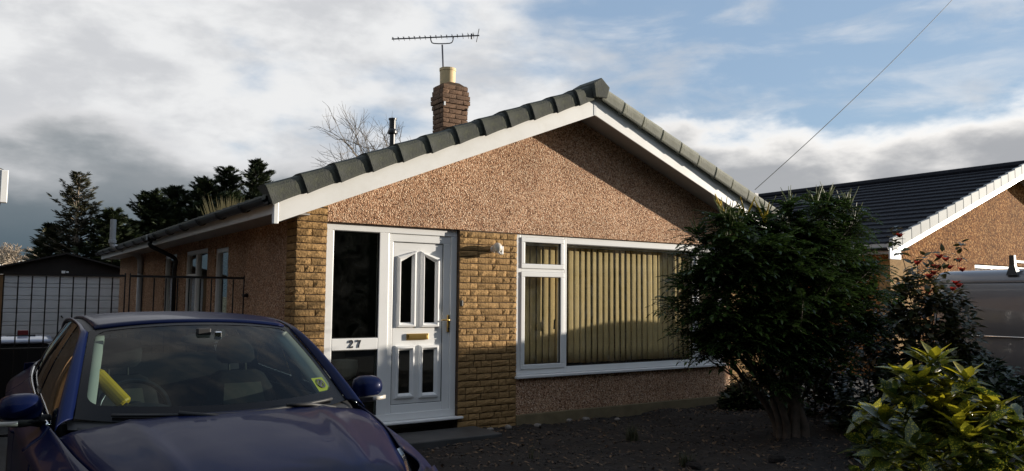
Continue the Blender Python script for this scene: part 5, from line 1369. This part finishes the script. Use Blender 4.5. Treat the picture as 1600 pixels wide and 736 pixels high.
# dark evergreen mass along the boundary
rd = np.random.default_rng(31)
dk = leaf_mat('privet_leaf', (.014, .026, .009), (.030, .045, .014), .35, .12)
for i, (x, y, rx, h, lab) in enumerate([(7.45, -1.75, .85, 1.50, 'tall dark evergreen shrub between the mahonia and the red tipped shrub'), (6.3, -.55, .40, .40, 'small dark shrub at the foot of the wall behind the mahonia'), (6.1, -2.75, .75, .80, 'dark rounded evergreen shrub just right of the mahonia trunks'), (6.45, -1.45, .65, .75, 'dark evergreen shrub behind the mahonia trunks near the house corner'), (7.75, -2.9, .80, .95, 'dark evergreen shrub below the grey van side'), (6.75, -3.55, .70, .85, 'low dark evergreen shrub at the right edge above the laurel'), (5.0, -3.75, .75, .70, 'low dark evergreen shrub behind the spotted laurel')]):
    leafy('evergreen_shrub', lab, (x, y, 0), 40+i, dome(rd, int(70+170*rx), (rx, rx*.8), h, .1, .4), (10, 15), (.06, .10), dk, 5, M['bark_dark'], .3, group='dark low shrubs in the bed')
def tuft(x, y, h, n, seed, mat):
    r = np.random.default_rng(seed); V = []; Fc = []
    for i in range(n):
        a = r.uniform(0, 6.28); d = np.array([math.cos(a), math.sin(a), 0])*r.uniform(.1, .6); L_ = h*r.uniform(.5, 1); s = np.cross(unit(d+1e-6), [0, 0, 1])*.006; o = len(V)
        b = np.array([r.normal(0, .03), r.normal(0, .03), 0])
        for t in (0, .5, 1): p = b+np.array([0, 0, L_])*t*(1-.3*t*np.linalg.norm(d))+d*L_*t*t; V += [p-s*(1-t*.9), p+s*(1-t*.9)]
        Fc += [(o, o+1, o+3, o+2), (o+2, o+3, o+5, o+4)]
    return link('grass_tuft', np_mesh('grass_tuft', np.array(V), np.array(Fc)), mat, None, loc=(x, y, zbed(x, y)))
tg = leaf_mat('grass_blade', (.03, .045, .015), (.09, .08, .04), .6, .2)
for k, (x, y, h, lab) in enumerate([(3.2, -1.55, .22, 'low grassy tuft in the gravel below the middle of the window'), (2.9, -2.6, .16, 'small grassy tuft at the front of the bed'), (1.75, -1.75, .22, 'thin dry grass blades beside the car')]):
    tag(tuft(x, y, h, 60 if k < 2 else 9, 70+k, tg), lab, 'grass', 'grass tufts in the bed')
# edging stones
def rock(seed):
    r = np.random.default_rng(seed); mb = MB().ell((0, 0, 0), (1, .7, .5), 8, 5); mb.v = [tuple(np.array(v)*(1+r.normal(0, .08))) for v in mb.v]; return mb
spots_ = [(2.25, -.22, .05, 'pale pebble'), (2.55, -.14, .06, 'flat pale stone'), (2.95, -.18, .05, 'small pale stone'), (3.45, -.16, .055, 'pale stone chip'), (3.75, -.12, .06, 'pale angular stone'), (4.2, -.2, .05, 'little pale stone'), (2.9, -2.7, .09, 'larger dark edging stone'), (3.6, -3.1, .10, 'dark edging stone')]
wh = ['just right of the door step', 'at the foot of the brick panel', 'below the left end of the window sill', 'by the plinth left of the window middle', 'by the plinth below the window middle', 'in the soil by the plinth towards the bush', 'at the front of the bed', 'at the front of the bed nearer the laurel']
M['pale_stone'] = plain('pale_stone', (.22, .20, .18), .8, var=.3, vscale=20)
for k, (x, y, s, nm) in enumerate(spots_):
    o = rock(k).build('stone', M['pale_stone'] if k < 6 else M['soil'], None, recalc=True); o.location = (x, y, zbed(x, y)+s*.2); o.scale = (s, s, s); o.rotation_euler = (0, 0, k*1.3); tag(o, nm+' '+wh[k], 'stone', 'loose stones in the bed')

# ------------------------------------------------------------------ trees behind
def conifer(x, y, h, w, seed, label, lit=False, ragged=.35, z0=0.0, n=150, bare=.1):
    r = np.random.default_rng(seed); root = thing('conifer_tree', label, 'tree', (x, y, z0), group='conifers behind the bungalow')
    MB().tube([(0, 0, 0), (r.normal(0, .05), r.normal(0, .05), h*.5), (0, 0, h*.97)], [h*.028, h*.018, .012], 7).build('trunk', M['bark_dark'] if not lit else M['bark_pale'], root, smooth=True)
    D = []; P = []; S = []; br = MB()
    for i in range(n):
        t = bare+(1-bare)*(i/n)**.9; z = h*t; a = i*2.4+r.normal(0, .4); L_ = (w*(1-t)**.6*r.uniform(1-ragged, 1.15)+.10); el = r.uniform(.02, .35)+.5*t
        d = np.array([math.cos(a)*math.cos(el), math.sin(a)*math.cos(el), math.sin(el)])
        q = [np.array([0, 0, z])+d*L_*u+np.array([0, 0, -.22*L_*u*u+.12*L_*u**4]) for u in (0, .35, .7, 1.0)]
        br.tube(q, [.03*(1-t)+.008, .018*(1-t)+.006, .008, .004], 4, cap=False)
        m_ = int((10+L_*26)*(.45 if lit and t > .45 else .8 if lit else 1)); sd_ = np.cross(d, [0, 0, 1]); sd_ = unit(sd_)
        for j in range(m_):
            u = r.uniform(.12, 1.02); p = np.array([0, 0, z])+d*L_*u+np.array([0, 0, -.22*L_*u*u+.12*L_*u**4])
            k = r.choice([-1, 1]); dd = unit(d*.8+sd_*k*r.uniform(.1, 1.0)+np.array([0, 0, r.uniform(-.35, .30)])); D.append(dd); P.append(p+sd_*k*r.uniform(0, .10)*L_+np.array([0, 0, r.uniform(-.05, .05)*L_])); S.append(r.uniform(.18, .40)*(.6+.4*(1-t)))
    o = br.build('branches', M['bark_dark'] if not lit else M['bark_pale'], root); o['kind'] = 'stuff'
    # feathery spray: fan of narrow slivers
    V = [(0, 0, 0)]; Fq = []
    for k, (a, l) in enumerate(((-.75, .62), (-.38, .85), (0, 1.0), (.38, .85), (.75, .62))):
        o_ = len(V); V += [(math.cos(a-.13)*l*.6, math.sin(a-.13)*l*.6, .04), (math.cos(a)*l, math.sin(a)*l, -.08), (math.cos(a+.13)*l*.6, math.sin(a+.13)*l*.6, .04)]; Fq += [(0, o_, o_+1), (0, o_+1, o_+2)]
    D = np.array(D); up = np.tile([0, 0, 1.0], (len(D), 1))+r.normal(0, .4, (len(D), 3))
    vv, ff = instances(np.array(V), np.array(Fq), basis(D, up)*np.array(S)[:, None, None], np.array(P))
    c1, c2 = ((.018, .030, .012), (.040, .055, .018)) if not lit else ((.030, .035, .016), (.065, .060, .028))  # lit tree: paler sprays, sunlight put into the colour
    o = link('foliage', np_mesh('foliage', vv, ff), leaf_mat('conifer_spray', c1, c2, .6, .15), root); o['kind'] = 'stuff'
conifer(.02, 22, 5.6, 1.9, 1, 'tall open conifer with pale trunk standing above the garage roof', True, .55, n=170, bare=.12)
conifer(-.60, 23, 3.9, 1.3, 2, 'small ragged conifer left of the tall open one', False, .5, n=120)
conifer(1.0, 21.0, 4.3, 1.6, 3, 'dark conifer between the open one and the vent pipe', False, .4, n=170)
conifer(2.32, 22, 5.1, 2.1, 4, 'rounded green conifer just right of the vent pipe', False, .3, n=200)
conifer(3.30, 23, 5.5, 2.3, 5, 'dark conifer with ragged top above the gutter', False, .65, n=200)
conifer(4.20, 22.5, 5.8, 2.4, 6, 'dark bushy conifer above the middle of the eave', False, .65, n=210)
conifer(5.1, 23, 6.4, 2.2, 7, 'dark conifer with ragged sides above the eave', False, .6, n=210)
conifer(5.95, 22, 6.6, 1.9, 8, 'tall pointed conifer next to the front corner of the roof', False, .35, n=210)
conifer(2.85, 21.5, 4.3, 1.9, 12, 'short dark conifer filling the gap above the far gutter', False, .4, n=170)
conifer(3.9, 21.2, 4.8, 2.0, 13, 'short dark conifer in front of the bushy one', False, .4, n=180)
conifer(4.8, 21.0, 5.2, 2.0, 14, 'low wide conifer in front of the ragged sided one', False, .4, n=180)
conifer(1.75, 21.6, 4.0, 1.7, 15, 'low dark conifer just behind the vent pipe', False, .4, n=160)
def bare_tree(name, label, x, y, z0, h, seed, depth, spread, mat, r0=.09, group=None, nlim=2600, fine=.008):
    r = np.random.default_rng(seed); root = thing(name, label, 'tree', (x, y, 0), group=group); tr = MB(); crown = MB()
    stack = [(np.array([0, 0, 0.]), np.array([0, 0, 1.]), z0, r0, 0)]; cnt = 0
    while stack and cnt < nlim:
        p, d, L_, rr_, lev = stack.pop(0); cnt += 1
        m_ = p+d*L_*.5+r.normal(0, .03, 3)*L_; e = p+d*L_+r.normal(0, .05, 3)*L_
        (tr if lev == 0 else crown).tube([p, m_, e], [rr_, rr_*.86, rr_*.74], 5 if lev < 3 else 3, cap=False)
        if lev < depth:
            for k in range(r.integers(2, 5) if lev else 5):
                nd = unit(d+r.normal(0, spread, 3)+np.array([0, 0, .12])); b = p+(e-p)*r.uniform(.55, 1.0) if k else e
                stack.append((b, nd, h*(.34*.74**lev)*r.uniform(.7, 1.15), max(fine, rr_*.62), lev+1))
    tr.build('trunk', mat, root, smooth=True); o = crown.build('branches', mat, root); o['kind'] = 'stuff'
bare_tree('bare_tree', 'leafless tree with fine twigs behind the roof left of the chimney', 11.1, 22, 6.4, 4.9, 3, 5, .45, M['bark_twig'], .07, nlim=1500, fine=.006)
bare_tree('bare_tree', 'second leafless tree just showing beside the chimney', 14.2, 25, 6.0, 4.0, 5, 5, .42, M['bark_twig'], .08, nlim=1200, fine=.006)
bare_tree('bare_tree', 'distant pale round leafless tree beyond the garage at far left', .4, 80, 3.0, 4.4, 9, 6, .62, M['bark_pale'], .16, nlim=5000, fine=.03)
# pampas plumes behind the eave
rp2 = np.random.default_rng(50)
pm = thing('pampas_grass', 'straw coloured pampas plumes showing over the eave', 'grass', (3.25, 15.0, 0))
V = []; Fc = []
for i in range(170):
    a = rp2.uniform(0, 6.28); d = np.array([math.cos(a), math.sin(a), 0])*rp2.uniform(.05, .75); L_ = rp2.uniform(3.9, 4.42); s = np.array([.014, -.005, 0]); o_ = len(V)
    for t in (.75, .88, .95, 1.0): p = np.array([0, 0, L_*t])+d*t*t*1.2; k = {.75: .3, .88: 1, .95: .8, 1.0: .05}[t]; V += [p-s*k, p+s*k]
    Fc += [(o_+2*j, o_+2*j+1, o_+2*j+3, o_+2*j+2) for j in range(3)]
o = link('plumes', np_mesh('plumes', np.array(V), np.array(Fc)), leaf_mat('pampas', (.30, .24, .10), (.45, .36, .18), .8, .3), pm); o['kind'] = 'stuff'
ms_ = MB()
for i in range(12):
    a = i*.52; ms_.tube([(.1*math.cos(a), .1*math.sin(a), 0), (.25*math.cos(a), .25*math.sin(a), 4.0)], .012, 4)
ms_.build('stems', M['bark_dark'], pm)['kind'] = 'stuff'
# climbing shrub by the garage corner and a far hedge with a white house
leafy('corner_shrub', 'dark leafy shrub growing against the right corner of the garage', (.55, 12.6, 0), 61, dome(np.random.default_rng(61), 90, (.5, .5), 2.1, .1, .4), (9, 13), (.06, .10), dk, 6, M['bark_dark'], .3)
fh = thing('far_house', 'tiny white house in the distance beyond the garage roof', 'house', (-1.0, 95, 0))
MB().box(-2, 2, 0, 4, 0, 4.9).build('wall', M['upvc_soft'], fh); MB().prism([(-2.3, 4.9), (2.3, 4.9), (0, 5.6)], -.3, 4.3).build('roof', M['dark_timber'], fh)
fh2 = thing('far_house', 'second tiny white house further right in the distance', 'house', (3.2, 110, 0))
MB().box(-1.5, 1.5, 0, 4, 0, 6.0).build('wall', M['upvc_soft'], fh2); MB().prism([(-1.8, 6.0), (1.8, 6.0), (0, 6.6)], -.3, 4.3).build('roof', M['dark_timber'], fh2)
